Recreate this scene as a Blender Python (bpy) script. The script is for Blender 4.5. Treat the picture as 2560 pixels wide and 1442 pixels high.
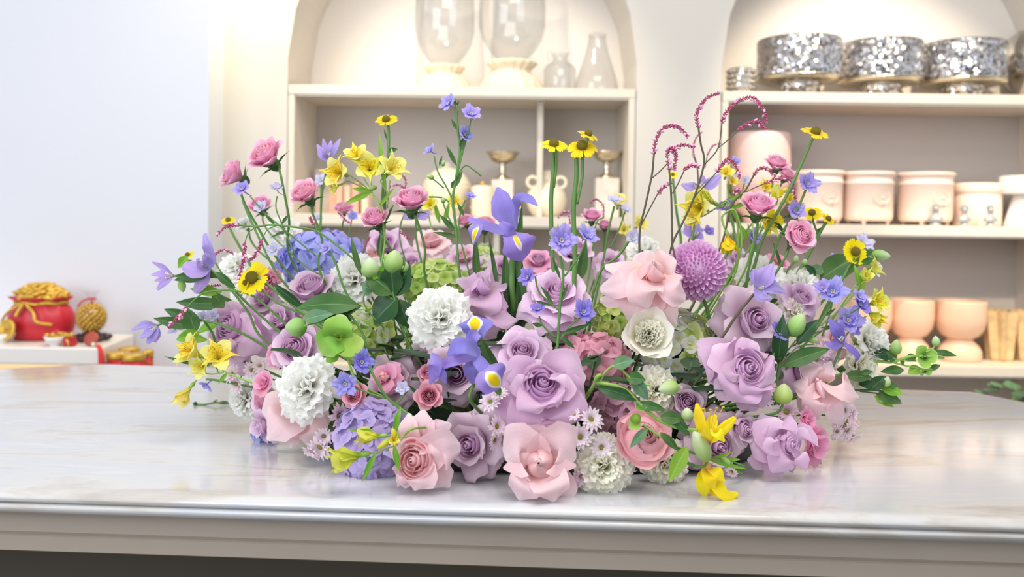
import bpy, math, random
from math import sin, cos, pi, radians, sqrt
from mathutils import Vector, Matrix, Euler

SC = bpy.context.scene
for _o in list(bpy.data.objects):
    bpy.data.objects.remove(_o)
COL = SC.collection

# ------------------------------------------------------------------ camera
F = 2200.0
CAMH = 1.27
PITCH = radians(1.0)
ROLL = 0.013
SHY = -131.0 / 2560.0
cam_d = bpy.data.cameras.new('camera')
cam = bpy.data.objects.new('camera', cam_d)
COL.objects.link(cam)
cam_d.sensor_width = 36.0
cam_d.lens = F / 2560.0 * 36.0
cam_d.shift_y = SHY
cam_d.clip_start = 0.05
CM = Matrix.Translation((0, 0, CAMH)) @ Matrix.Rotation(pi / 2 - PITCH, 4, 'X') @ Matrix.Rotation(ROLL, 4, 'Z')
cam.matrix_world = CM
cam_d.dof.use_dof = True
cam_d.dof.focus_distance = 1.33
cam_d.dof.aperture_fstop = 3.4
SC.camera = cam

# ------------------------------------------------------------------ world, lights, exposure
def lin(c):
    out = []
    for v in c[:3]:
        v = v / 255.0
        out.append(v / 12.92 if v <= 0.04045 else ((v + 0.055) / 1.055) ** 2.4)
    return (out[0], out[1], out[2], 1.0)

W = bpy.data.worlds.new('world')
SC.world = W
W.use_nodes = True
W.node_tree.nodes['Background'].inputs[0].default_value = (0.90, 0.94, 1.0, 1)
W.node_tree.nodes['Background'].inputs[1].default_value = 0.95

def light(name, kind, loc, target, energy, color, size=1.0, size_y=None, angle=60, blend=0.6):
    d = bpy.data.lights.new(name, kind)
    d.energy = energy
    d.color = color
    if kind == 'AREA':
        d.shape = 'RECTANGLE'
        d.size = size
        d.size_y = size_y or size
    else:
        d.shadow_soft_size = size
    if kind == 'SPOT':
        d.spot_size = radians(angle)
        d.spot_blend = blend
    o = bpy.data.objects.new(name, d)
    COL.objects.link(o)
    o.location = loc
    o.rotation_euler = (Vector(target) - Vector(loc)).to_track_quat('-Z', 'Y').to_euler()
    return o

light('window_daylight', 'AREA', (-2.6, -1.4, 2.3), (0.0, 1.6, 1.0), 80, (0.90, 0.95, 1.0), 2.6, 2.2)
light('overhead_soft_fill', 'AREA', (0.3, 0.7, 3.1), (0.2, 1.6, 0.9), 42, (1.0, 0.97, 0.94), 1.8, 1.2)  # added soft overhead fill, no real fixture behind it
WARM = (1.0, 0.84, 0.60)
light('spot_pier', 'SPOT', (-0.86, 2.93, 2.55), (-0.93, 3.12, 1.75), 60, (1.0, 0.86, 0.50), 0.03, angle=100, blend=1.0)
light('spot_niche_centre', 'SPOT', (-0.3, 2.35, 2.75), (-0.1, 3.3, 1.45), 66, WARM, 0.025, angle=62, blend=0.6)
light('spot_niche_right', 'SPOT', (1.25, 2.35, 2.75), (1.35, 3.3, 1.45), 112, WARM, 0.025, angle=62, blend=0.6)
light('spot_lower_right', 'SPOT', (1.75, 2.0, 2.0), (1.65, 3.3, 0.85), 55, WARM, 0.025, angle=40, blend=0.7)
SC.view_settings.view_transform = 'Standard'
SC.view_settings.look = 'None'
SC.view_settings.exposure = 0.08
SC.view_settings.gamma = 1.0
SC.view_settings.use_curve_mapping = False

# ------------------------------------------------------------------ pixel -> place
def ray(px, py):
    d = Vector(((px - 1280) / F, (721 - py) / F + SHY * 2560 / F, -1.0))
    return (CM.to_3x3() @ d)

def P(px, py, y):
    d = ray(px, py)
    return Vector((0, 0, CAMH)) + d * (y / d.y)

def T(px, py, z=0.9):
    d = ray(px, py)
    return Vector((0, 0, CAMH)) + d * ((z - CAMH) / d.z)

def DIR(az, el):
    az = radians(az); el = radians(el)
    return Vector((sin(az) * cos(el), -cos(az) * cos(el), sin(el)))

def ORI(az, el, roll=0.0):
    z = DIR(az, el)
    q = z.to_track_quat('Z', 'Y')
    return q.to_matrix().to_4x4() @ Matrix.Rotation(radians(roll), 4, 'Z')

# ------------------------------------------------------------------ materials
def nmat(name):
    m = bpy.data.materials.new(name)
    m.use_nodes = True
    nt = m.node_tree
    b = nt.nodes['Principled BSDF']
    return m, nt, b

def basic(name, col, rough=0.5, metal=0.0, bump=0.0, bscale=40.0, var=0.0, vscale=6.0, spec=0.5, emit=None, estr=0.0, trans=0.0):
    m, nt, b = nmat(name)
    c = lin(col)
    b.inputs['Base Color'].default_value = c
    b.inputs['Roughness'].default_value = rough
    b.inputs['Metallic'].default_value = metal
    b.inputs['Specular IOR Level'].default_value = spec
    b.inputs['Transmission Weight'].default_value = trans
    if emit:
        b.inputs['Emission Color'].default_value = lin(emit)
        b.inputs['Emission Strength'].default_value = estr
    tc = nt.nodes.new('ShaderNodeTexCoord')
    if var:
        n = nt.nodes.new('ShaderNodeTexNoise'); n.inputs['Scale'].default_value = vscale
        n.inputs['Detail'].default_value = 4
        r = nt.nodes.new('ShaderNodeValToRGB')
        r.color_ramp.elements[0].position = 0.3
        r.color_ramp.elements[1].position = 0.7
        r.color_ramp.elements[0].color = (c[0] * (1 - var), c[1] * (1 - var), c[2] * (1 - var), 1)
        r.color_ramp.elements[1].color = (min(1, c[0] * (1 + var * .4)), min(1, c[1] * (1 + var * .4)), min(1, c[2] * (1 + var * .4)), 1)
        nt.links.new(tc.outputs['Object'], n.inputs['Vector'])
        nt.links.new(n.outputs['Fac'], r.inputs[0])
        nt.links.new(r.outputs[0], b.inputs['Base Color'])
    if bump:
        n2 = nt.nodes.new('ShaderNodeTexNoise'); n2.inputs['Scale'].default_value = bscale
        n2.inputs['Detail'].default_value = 5
        bp = nt.nodes.new('ShaderNodeBump'); bp.inputs['Strength'].default_value = bump
        bp.inputs['Distance'].default_value = 0.01
        nt.links.new(tc.outputs['Object'], n2.inputs['Vector'])
        nt.links.new(n2.outputs['Fac'], bp.inputs['Height'])
        nt.links.new(bp.outputs[0], b.inputs['Normal'])
    return m

PC = {}
def petal(name, stops, transl=0.3, rough=0.55, vein=0.05, streak=None, spot=None, lift=0.0):
    """petal colour runs along the petal (uv v), fine veins across (uv u)"""
    if name in PC: return PC[name]
    stops = [(p_, tuple(v + (255 - v) * lift for v in c_)) for p_, c_ in stops]
    m, nt, b = nmat(name)
    N = nt.nodes; L = nt.links
    uv = N.new('ShaderNodeUVMap'); uv.uv_map = 'uv'
    sx = N.new('ShaderNodeSeparateXYZ'); L.new(uv.outputs[0], sx.inputs[0])
    r = N.new('ShaderNodeValToRGB'); L.new(sx.outputs[1], r.inputs[0])
    el = r.color_ramp.elements
    el[0].position = stops[0][0]; el[0].color = lin(stops[0][1])
    el[1].position = stops[-1][0]; el[1].color = lin(stops[-1][1])
    for p_, c_ in stops[1:-1]:
        e = el.new(p_); e.color = lin(c_)
    # veins
    cb = N.new('ShaderNodeCombineXYZ')
    mu = N.new('ShaderNodeMath'); mu.operation = 'MULTIPLY'; mu.inputs[1].default_value = 26.0
    L.new(sx.outputs[0], mu.inputs[0]); L.new(mu.outputs[0], cb.inputs[0])
    mv = N.new('ShaderNodeMath'); mv.operation = 'MULTIPLY'; mv.inputs[1].default_value = 1.6
    L.new(sx.outputs[1], mv.inputs[0]); L.new(mv.outputs[0], cb.inputs[1])
    nz = N.new('ShaderNodeTexNoise'); nz.inputs['Scale'].default_value = 1.0; nz.inputs['Detail'].default_value = 3
    L.new(cb.outputs[0], nz.inputs['Vector'])
    hs = N.new('ShaderNodeHueSaturation')
    mr = N.new('ShaderNodeMapRange'); mr.inputs['From Min'].default_value = 0.3; mr.inputs['From Max'].default_value = 0.7
    mr.inputs['To Min'].default_value = 1 - vein; mr.inputs['To Max'].default_value = 1 + vein * .5
    L.new(nz.outputs['Fac'], mr.inputs[0]); L.new(mr.outputs[0], hs.inputs['Value'])
    L.new(r.outputs[0], hs.inputs['Color'])
    # per flower variation
    oi = N.new('ShaderNodeObjectInfo')
    mh = N.new('ShaderNodeMapRange'); mh.inputs['To Min'].default_value = 0.485; mh.inputs['To Max'].default_value = 0.515
    L.new(oi.outputs['Random'], mh.inputs[0]); L.new(mh.outputs[0], hs.inputs['Hue'])
    colr = hs.outputs[0]
    if streak:      # dark flecks in the throat: colour of the petal itself
        a = N.new('ShaderNodeMath'); a.operation = 'MULTIPLY'; a.inputs[1].default_value = 16.0
        L.new(sx.outputs[0], a.inputs[0])
        c2 = N.new('ShaderNodeCombineXYZ'); L.new(a.outputs[0], c2.inputs[0])
        a3 = N.new('ShaderNodeMath'); a3.operation = 'MULTIPLY'; a3.inputs[1].default_value = 6.0
        L.new(sx.outputs[1], a3.inputs[0]); L.new(a3.outputs[0], c2.inputs[1])
        n3 = N.new('ShaderNodeTexNoise'); n3.inputs['Scale'].default_value = 1.0
        L.new(c2.outputs[0], n3.inputs['Vector'])
        g = N.new('ShaderNodeMath'); g.operation = 'GREATER_THAN'; g.inputs[1].default_value = 0.60
        L.new(n3.outputs['Fac'], g.inputs[0])
        # limit to 0.35..0.8 of length, |u|<0.3
        w1 = N.new('ShaderNodeValToRGB'); L.new(sx.outputs[1], w1.inputs[0])
        e = w1.color_ramp.elements; e[0].position = .3; e[0].color = (0, 0, 0, 1); e[1].position = .9; e[1].color = (0, 0, 0, 1)
        q = e.new(.45); q.color = (1, 1, 1, 1); q = e.new(.72); q.color = (1, 1, 1, 1)
        w2 = N.new('ShaderNodeValToRGB'); L.new(sx.outputs[0], w2.inputs[0])
        e = w2.color_ramp.elements; e[0].position = .22; e[0].color = (0, 0, 0, 1); e[1].position = .78; e[1].color = (0, 0, 0, 1)
        q = e.new(.34); q.color = (1, 1, 1, 1); q = e.new(.66); q.color = (1, 1, 1, 1)
        k1 = N.new('ShaderNodeMath'); k1.operation = 'MULTIPLY'; L.new(g.outputs[0], k1.inputs[0]); L.new(w1.outputs[0], k1.inputs[1])
        k2 = N.new('ShaderNodeMath'); k2.operation = 'MULTIPLY'; L.new(k1.outputs[0], k2.inputs[0]); L.new(w2.outputs[0], k2.inputs[1])
        mx = N.new('ShaderNodeMix'); mx.data_type = 'RGBA'
        L.new(k2.outputs[0], mx.inputs[0]); L.new(colr, mx.inputs[6]); mx.inputs[7].default_value = lin(streak)
        colr = mx.outputs[2]
    if spot:        # iris signal: yellow tongue with white rim
        (v0, v1, hw, cy, cw) = spot
        du = N.new('ShaderNodeMath'); du.operation = 'SUBTRACT'; L.new(sx.outputs[0], du.inputs[0]); du.inputs[1].default_value = .5
        d2 = N.new('ShaderNodeMath'); d2.operation = 'DIVIDE'; L.new(du.outputs[0], d2.inputs[0]); d2.inputs[1].default_value = hw
        dv = N.new('ShaderNodeMath'); dv.operation = 'SUBTRACT'; L.new(sx.outputs[1], dv.inputs[0]); dv.inputs[1].default_value = (v0 + v1) / 2
        d3 = N.new('ShaderNodeMath'); d3.operation = 'DIVIDE'; L.new(dv.outputs[0], d3.inputs[0]); d3.inputs[1].default_value = (v1 - v0) / 2
        c3 = N.new('ShaderNodeCombineXYZ'); L.new(d2.outputs[0], c3.inputs[0]); L.new(d3.outputs[0], c3.inputs[1])
        ln = N.new('ShaderNodeVectorMath'); ln.operation = 'LENGTH'; L.new(c3.outputs[0], ln.inputs[0])
        rr = N.new('ShaderNodeValToRGB'); L.new(ln.outputs['Value'], rr.inputs[0])
        e = rr.color_ramp.elements; e[0].position = .86; e[0].color = (1, 1, 1, 1); e[1].position = .92; e[1].color = (0, 0, 0, 1)
        r2 = N.new('ShaderNodeMath'); r2.operation = 'LESS_THAN'; L.new(ln.outputs['Value'], r2.inputs[0]); r2.inputs[1].default_value = 1.3
        m1 = N.new('ShaderNodeMix'); m1.data_type = 'RGBA'; L.new(r2.outputs[0], m1.inputs[0]); L.new(colr, m1.inputs[6]); m1.inputs[7].default_value = lin(cw)
        m2 = N.new('ShaderNodeMix'); m2.data_type = 'RGBA'; L.new(rr.outputs[0], m2.inputs[0]); L.new(m1.outputs[2], m2.inputs[6]); m2.inputs[7].default_value = lin(cy)
        colr = m2.outputs[2]
    L.new(colr, b.inputs['Base Color'])
    b.inputs['Roughness'].default_value = rough
    b.inputs['Specular IOR Level'].default_value = 0.25
    b.inputs['Sheen Weight'].default_value = 0.15
    tr = N.new('ShaderNodeBsdfTranslucent'); L.new(colr, tr.inputs['Color'])
    mix = N.new('ShaderNodeMixShader'); mix.inputs[0].default_value = transl
    L.new(b.outputs[0], mix.inputs[1]); L.new(tr.outputs[0], mix.inputs[2])
    L.new(mix.outputs[0], N['Material Output'].inputs['Surface'])
    PC[name] = m
    return m

# ------------------------------------------------------------------ mesh helpers
class MB:
    def __init__(s):
        s.v = []; s.f = []; s.uv = []
    def grid(s, pts, closed=False):
        """pts[j][i] rows; uv u along i, v along j"""
        nv = len(pts); nu = len(pts[0]); o = len(s.v)
        for j, row in enumerate(pts):
            for i, p in enumerate(row):
                s.v.append(tuple(p)); s.uv.append((i / max(1, nu - 1), j / max(1, nv - 1)))
        for j in range(nv - 1):
            for i in range(nu - 1 if not closed else nu):
                i2 = (i + 1) % nu
                s.f.append((o + j * nu + i, o + j * nu + i2, o + (j + 1) * nu + i2, o + (j + 1) * nu + i))
        return s
    def add(s, o2, M=None):
        o = len(s.v)
        for p in o2.v:
            s.v.append(tuple(M @ Vector(p)) if M else p)
        s.uv += o2.uv
        s.f += [tuple(i + o for i in f) for f in o2.f]
        return s
    def box(s, x0, x1, y0, y1, z0, z1, M=None):
        o = len(s.v)
        ps = [(x0, y0, z0), (x1, y0, z0), (x1, y1, z0), (x0, y1, z0), (x0, y0, z1), (x1, y0, z1), (x1, y1, z1), (x0, y1, z1)]
        for p in ps:
            s.v.append(tuple(M @ Vector(p)) if M else p); s.uv.append((0, 0))
        for f in [(0, 3, 2, 1), (4, 5, 6, 7), (0, 1, 5, 4), (1, 2, 6, 5), (2, 3, 7, 6), (3, 0, 4, 7)]:
            s.f.append(tuple(i + o for i in f))
        return s
    def lathe(s, prof, n=40, c=(0, 0, 0), flute=0.0, nf=0, cap=True):
        rows = []
        for r, z in prof:
            row = []
            for i in range(n):
                a = 2 * pi * i / n
                rr = r * (1 + flute * cos(nf * a)) if nf else r
                row.append((c[0] + rr * cos(a), c[1] + rr * sin(a), c[2] + z))
            rows.append(row)
        o = len(s.v)
        s.grid(rows, closed=True)
        if cap:
            if prof[0][0] > 1e-4: s.f.append(tuple(o + i for i in range(n))[::-1])
            if prof[-1][0] > 1e-4: s.f.append(tuple(o + (len(prof) - 1) * n + i for i in range(n)))
        return s
    def tube(s, pts, r, n=7, r1=None, caps=True, rf=None):
        pts = [Vector(p) for p in pts]
        rows = []; up = None
        for k, p in enumerate(pts):
            t = (pts[min(k + 1, len(pts) - 1)] - pts[max(k - 1, 0)])
            if t.length < 1e-9: t = Vector((0, 0, 1))
            t.normalize()
            if up is None:
                up = t.orthogonal().normalized()
            up = (up - t * up.dot(t))
            if up.length < 1e-6: up = t.orthogonal()
            up.normalize()
            sd = t.cross(up)
            u = k / max(1, len(pts) - 1)
            rr = r if r1 is None else r + (r1 - r) * u
            if rf: rr = r * rf(u)
            rows.append([p + (up * cos(2 * pi * i / n) + sd * sin(2 * pi * i / n)) * rr for i in range(n)])
        o = len(s.v)
        s.grid(rows, closed=True)
        if caps:
            s.f.append(tuple(o + i for i in range(n))[::-1])
            s.f.append(tuple(o + (len(pts) - 1) * n + i for i in range(n)))
        return s
    def ball(s, c, r, nu=8, nv=5, sc=(1, 1, 1), M=None):
        rows = []
        for j in range(nv + 1):
            th = pi * j / nv
            rows.append([(r * sc[0] * sin(th) * cos(2 * pi * i / nu), r * sc[1] * sin(th) * sin(2 * pi * i / nu), -r * sc[2] * cos(th)) for i in range(nu)])
        b = MB().grid(rows, closed=True)
        MM = Matrix.Translation(c) @ (M if M else Matrix.Identity(4))
        return s.add(b, MM)
    def mesh(s, name, smooth=True):
        me = bpy.data.meshes.new(name)
        me.from_pydata(s.v, [], s.f)
        ul = me.uv_layers.new(name='uv')
        data = []
        for f in s.f:
            for i in f: data += s.uv[i]
        ul.data.foreach_set('uv', data)
        if smooth: me.polygons.foreach_set('use_smooth', [True] * len(me.polygons))
        me.update()
        return me

def obj(name, mb, m, parent=None, M=None, smooth=True, bevel=0.0, solid=0.0, sub=0):
    me = mb if isinstance(mb, bpy.types.Mesh) else mb.mesh(name, smooth)
    if m and not me.materials: me.materials.append(m)
    o = bpy.data.objects.new(name, me); COL.objects.link(o)
    if parent: o.parent = parent
    if M is not None: o.matrix_local = M
    if bevel:
        b = o.modifiers.new('bevel', 'BEVEL'); b.width = bevel; b.segments = 2; b.limit_method = 'ANGLE'
    if solid:
        b = o.modifiers.new('solid', 'SOLIDIFY'); b.thickness = solid; b.offset = 0
    if sub:
        b = o.modifiers.new('sub', 'SUBSURF'); b.levels = sub; b.render_levels = sub
    return o

def tag(o, label, cat, group=None):
    o['label'] = label; o['category'] = cat
    if group: o['group'] = group
    return o

def thing(name, label, cat, loc=(0, 0, 0), group=None, M=None):
    o = bpy.data.objects.new(name, None); COL.objects.link(o)
    o.empty_display_size = 0.02
    if M is not None: o.matrix_world = M
    else: o.location = loc
    return tag(o, label, cat, group)

def struct(name, mb, m, smooth=False, bevel=0.0):
    o = obj(name, mb, m, smooth=smooth, bevel=bevel)
    o['kind'] = 'structure'
    return o

def spline(pts, n=6):
    pts = [Vector(p) for p in pts]
    if len(pts) < 3: 
        return [pts[0].lerp(pts[-1], i / n) for i in range(n + 1)]
    out = []
    for k in range(len(pts) - 1):
        p0 = pts[max(k - 1, 0)]; p1 = pts[k]; p2 = pts[k + 1]; p3 = pts[min(k + 2, len(pts) - 1)]
        for i in range(n):
            t = i / n
            out.append(0.5 * ((2 * p1) + (p2 - p0) * t + (2 * p0 - 5 * p1 + 4 * p2 - p3) * t * t + (3 * p1 - p0 - 3 * p2 + p3) * t ** 3))
    out.append(pts[-1])
    return out
# ------------------------------------------------------------------ setting materials
M_wall = basic('wall_paint', (216, 210, 202), 0.85, var=0.03, vscale=1.5)
M_wallL = basic('left_wall_paint', (226, 228, 236), 0.8, var=0.02, vscale=1.2)
M_niche = basic('niche_paint', (232, 226, 220), 0.85)
M_cab = basic('cabinet_laminate', (224, 214, 200), 0.55, var=0.04, vscale=9)
M_cabback = basic('cabinet_back_board', (204, 196, 190), 0.7)
M_floor = basic('floor_tile', (70, 64, 54), 0.6, var=0.15, vscale=2)
M_apron = basic('shaded_apron_paint', (160, 148, 136), 0.5, var=0.05, vscale=5)  # painted wood, base colour darkened for the shade on its front faces
M_white = basic('white_slab', (232, 226, 222), 0.35)
M_led = basic('led_strip_light', (255, 240, 200), 0.5, emit=(255, 226, 150), estr=4.0)

def marble():
    m, nt, b = nmat('polished_marble')
    N = nt.nodes; L = nt.links
    tc = N.new('ShaderNodeTexCoord')
    mp = N.new('ShaderNodeMapping'); mp.inputs['Scale'].default_value = (1.0, 4.2, 4.0)
    mp.inputs['Rotation'].default_value = (0, 0, 0.22)
    L.new(tc.outputs['Object'], mp.inputs[0])
    n = N.new('ShaderNodeTexNoise'); n.inputs['Scale'].default_value = 2.3; n.inputs['Detail'].default_value = 9
    n.inputs['Roughness'].default_value = .62; n.inputs['Distortion'].default_value = .8
    L.new(mp.outputs[0], n.inputs['Vector'])
    r = N.new('ShaderNodeValToRGB'); L.new(n.outputs['Fac'], r.inputs[0])
    e = r.color_ramp.elements
    e[0].position = .30; e[0].color = lin((176, 170, 164)); e[1].position = .64; e[1].color = lin((212, 211, 214))
    for p_, c_ in [(.40, (196, 190, 184)), (.47, (208, 206, 204)), (.55, (200, 202, 208))]:
        q = e.new(p_); q.color = lin(c_)
    L.new(r.outputs[0], b.inputs['Base Color'])
    b.inputs['Roughness'].default_value = 0.16
    b.inputs['Specular IOR Level'].default_value = 0.6
    b.inputs['Coat Weight'].default_value = 0.35
    b.inputs['Coat Roughness'].default_value = 0.06
    return m
M_marble = marble()

# ------------------------------------------------------------------ room shell
YW = 3.1; YB = 3.46
struct('floor', MB().box(-4.5, 4.5, -3.2, 3.6, -0.02, 0), M_floor)
def wall_back():
    m = MB(); top = 3.3
    R = 0.61
    def strip(x0, x1, z0, z1):
        m.box(x0, x1, YW, YB, z0, z1)
    strip(-1.15, -0.795, 0, top); strip(0.43, 0.728, 0, top); strip(2.0, 3.6, 0, top)
    for cx, zs, hw in ((-0.1825, 1.83, .6125), (1.364, 1.82, .636)):
        n = 48
        for i in range(n):
            a0 = cx - hw + 2 * hw * i / n; a1 = a0 + 2 * hw / n
            def az(x): return zs + sqrt(max(0, hw * hw - (x - cx) ** 2))
            o = len(m.v)
            z0, z1 = az(a0), az(a1)
            for y in (YW, YB):
                for (x, z) in ((a0, z0), (a1, z1), (a1, top), (a0, top)):
                    m.v.append((x, y, z)); m.uv.append((0, 0))
            m.f += [(o, o + 1, o + 2, o + 3), (o, o + 4, o + 5, o + 1), (o + 4, o + 7, o + 6, o + 5)]
    return m
struct('wall_back', wall_back(), M_wall)
struct('wall_niche', MB().box(-1.15, 3.6, YB, YB + 0.06, 0, 3.3), M_niche)
struct('wall_left', MB().box(-4.4, -1.019, 2.95, 3.25, 0, 3.3), M_wallL)
struct('ceiling', MB().box(-4.5, 4.5, -3.2, 3.6, 3.3, 3.36), basic('ceiling_paint', (240, 238, 234), .9))

# ------------------------------------------------------------------ display cabinets built into the two niches
def cabinet(name, label, x0, x1, divs, levels):
    t = thing(name, label, 'cabinet', (0.5 * (x0 + x1), YW, 0))
    ox = 0.5 * (x0 + x1)
    def part(n, a, b, c, d, e, f, m=M_cab, bev=.0015):
        return obj(n, MB().box(a - ox, b - ox, c - YW, d - YW, e, f), m, t, smooth=False, bevel=bev)
    th = .022
    part('side_panel', x0, x0 + th, YW - .004, YB - .004, 0, levels[0][1])
    part('side_panel', x1 - th, x1, YW - .004, YB - .004, 0, levels[0][1])
    for k, (z0, z1) in enumerate(levels):
        s = part('shelf', x0 + (0 if k == 0 else th), x1 - (0 if k == 0 else th), YW - .006, YB - .004, z0, z1)
        e = MB().box(x0 + th - ox, x1 - th - ox, .004, .016, z0 - .006, z0)
        st = obj('light_strip', e, basic('strip_diffuser_%d' % k, (250, 246, 235), .4), s, smooth=False)
    part('back_panel', x0 + th, x1 - th, YB - .012, YB - .005, 0.05, levels[0][0], M_cabback)
    for (x, y0, z0, z1) in divs:
        part('divider', x - .010, x + .010, y0, YB - .013, z0, z1)
    return t
CAB1 = cabinet('display_cabinet', 'beige built-in shelf cabinet under the centre arch behind the flowers', -0.791, 0.427,
        [(0.098, 3.20, 1.286, 1.706), (-0.055, 3.14, .74, 1.25)], [(1.706, 1.737), (1.250, 1.286), (0.72, 0.755), (.08, .11)])
CAB2 = cabinet('display_cabinet', 'beige built-in shelf cabinet at right with pink and silver pots on three shelves', 0.732, 1.998,
        [], [(1.700, 1.734), (1.236, 1.272), (0.742, 0.776), (.08, .11)])

# ------------------------------------------------------------------ marble table
def table():
    c = [(-1.36, 1.209), (1.34, 1.071), (1.34, 1.70), (1.094, 1.867), (1.039, 1.973), (-1.027, 2.196), (-1.223, 2.103), (-1.40, 1.95)]
    cx = sum(p[0] for p in c) / 8; cy = sum(p[1] for p in c) / 8
    t = thing('counter_table', 'large white marble-topped display table the flowers stand on', 'table', (cx, cy, 0))
    def ring(off, z):
        # inset outline by off along averaged normals
        out = []; n = len(c)
        for i in range(n):
            p0 = Vector(c[i - 1]); p1 = Vector(c[i]); p2 = Vector(c[(i + 1) % n])
            e1 = (p1 - p0).normalized(); e2 = (p2 - p1).normalized()
            n1 = Vector((-e1.y, e1.x)); n2 = Vector((-e2.y, e2.x))
            b = (n1 + n2).normalized(); k = off / max(.4, b.dot(n1))
            q = p1 + b * k
            out.append((q.x - cx, q.y - cy, z))
        return out
    def slab(prof):
        m = MB(); rows = [ring(o, z) for o, z in prof]
        o = len(m.v); m.grid(rows, closed=True)
        n = len(c)
        m.f.append(tuple(o + (len(rows) - 1) * n + i for i in range(n)))
        m.f.append(tuple(o + i for i in range(n))[::-1])
        return m
    h = .0175
    prof_top = [(.01, .9 - h + .0005), (0.002, .9 - h + .0008), (-.001, .9 - h + .003), (-.003, .9 - .011), (-.002, .9 - .007), (.0005, .9 - .0035), (.004, .9 - .0012), (.010, .9 - .0002), (.02, .9)]
    # lower lamination, rounded under
    prof_low = [(.03, .9 - 2 * h), (.012, .9 - 2 * h + .0005), (.004, .9 - 2 * h + .003), (-.001, .9 - 2 * h + .008), (-.0025, .9 - h - .004), (-.001, .9 - h - .001), (.004, .9 - h)]
    obj('marble_top', slab(prof_top), M_marble, t)
    obj('marble_lower_edge', slab(prof_low), M_marble, t)
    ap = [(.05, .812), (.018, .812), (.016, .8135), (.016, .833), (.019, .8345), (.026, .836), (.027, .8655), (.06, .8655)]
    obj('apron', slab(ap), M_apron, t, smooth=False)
    obj('under_shade_box', MB().box(-1.05 - cx, 1.05 - cx, 1.42 - cy, 1.75 - cy, 0, .812), basic('under_shade_dark', (70, 62, 50), .6), t, smooth=False)  # dark box added to stand in for the shade under the table
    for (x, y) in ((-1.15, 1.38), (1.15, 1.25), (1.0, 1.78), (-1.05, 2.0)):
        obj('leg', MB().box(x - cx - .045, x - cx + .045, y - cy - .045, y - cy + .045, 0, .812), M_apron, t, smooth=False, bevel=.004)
    return t
table()

# ------------------------------------------------------------------ background props
def thin_glass():
    m, nt, b = nmat('clear_glass')
    N = nt.nodes; L = nt.links
    tr = N.new('ShaderNodeBsdfTransparent'); tr.inputs[0].default_value = (.95, .955, .96, 1)
    gl = N.new('ShaderNodeBsdfGlossy'); gl.inputs['Roughness'].default_value = .04
    lw = N.new('ShaderNodeLayerWeight'); lw.inputs[0].default_value = .5
    pw_ = N.new('ShaderNodeMath'); pw_.operation = 'POWER'; L.new(lw.outputs['Facing'], pw_.inputs[0]); pw_.inputs[1].default_value = 3.5
    fr = N.new('ShaderNodeMapRange'); L.new(pw_.outputs[0], fr.inputs[0]); fr.inputs['To Min'].default_value = .035; fr.inputs['To Max'].default_value = .55
    mx = N.new('ShaderNodeMixShader'); L.new(fr.outputs[0], mx.inputs[0]); L.new(tr.outputs[0], mx.inputs[1]); L.new(gl.outputs[0], mx.inputs[2])
    L.new(mx.outputs[0], N['Material Output'].inputs['Surface'])
    return m
M_glass = thin_glass()
M_cream = basic('cream_stone', (238, 222, 196), 0.8, bump=0.5, bscale=60, var=.12, vscale=25)
M_creamg = basic('cream_glaze', (244, 232, 208), 0.28)
M_pink = basic('pale_pink_ceramic', (240, 208, 202), 0.5)
M_peach = basic('peach_ceramic', (250, 226, 212), 0.55)
M_frost = basic('peach_frosted_glass', (246, 206, 178), 0.35, var=.05)
M_chrome = basic('chrome', (200, 196, 190), 0.12, metal=1.0)
M_brass = basic('aged_silver', (214, 204, 184), 0.22, metal=1.0, bump=.25, bscale=70)
M_gold = basic('gold_paint', (222, 178, 74), 0.32, metal=0.55, bump=.3, bscale=120, var=.2, vscale=40)
M_red = basic('red_lacquer', (200, 40, 56), 0.4)
M_dark = basic('dark_brown_resin', (60, 40, 40), 0.5)
M_marb2 = basic('white_marble_block', (226, 220, 210), 0.35, var=.12, vscale=30)
M_plaster = basic('grey_plaster', (168, 172, 176), 0.5, metal=.35)
M_whitec = basic('white_porcelain', (240, 236, 234), 0.25)

def mosaic():
    m, nt, b = nmat('silver_mosaic')
    N = nt.nodes; L = nt.links
    tc = N.new('ShaderNodeTexCoord')
    v = N.new('ShaderNodeTexVoronoi'); v.inputs['Scale'].default_value = 110
    L.new(tc.outputs['Object'], v.inputs['Vector'])
    b.inputs['Base Color'].default_value = lin((205, 203, 205)); b.inputs['Metallic'].default_value = 1
    b.inputs['Roughness'].default_value = .16
    # each chip faces its own way
    sub = N.new('ShaderNodeVectorMath'); sub.operation = 'SUBTRACT'; sub.inputs[1].default_value = (.5, .5, .5)
    L.new(v.outputs['Color'], sub.inputs[0])
    sc = N.new('ShaderNodeVectorMath'); sc.operation = 'SCALE'; sc.inputs['Scale'].default_value = .85
    L.new(sub.outputs[0], sc.inputs[0])
    g = N.new('ShaderNodeNewGeometry')
    ad = N.new('ShaderNodeVectorMath'); ad.operation = 'ADD'
    L.new(g.outputs['Normal'], ad.inputs[0]); L.new(sc.outputs[0], ad.inputs[1])
    nm = N.new('ShaderNodeVectorMath'); nm.operation = 'NORMALIZE'; L.new(ad.outputs[0], nm.inputs[0])
    L.new(nm.outputs[0], b.inputs['Normal'])
    return m
M_mosaic = mosaic()

def at(px, py, y): return P(px, py, y)
def pw(px, y): return px * y / F
ZT1, ZM1, ZT2, ZM2, ZL2 = 1.737, 1.286, 1.734, 1.272, 0.776

def stand(name, label, cat, px, y, z, group=None):
    p = P(px, 500, y)
    return thing(name, label, cat, (p.x, y, z), group)

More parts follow.
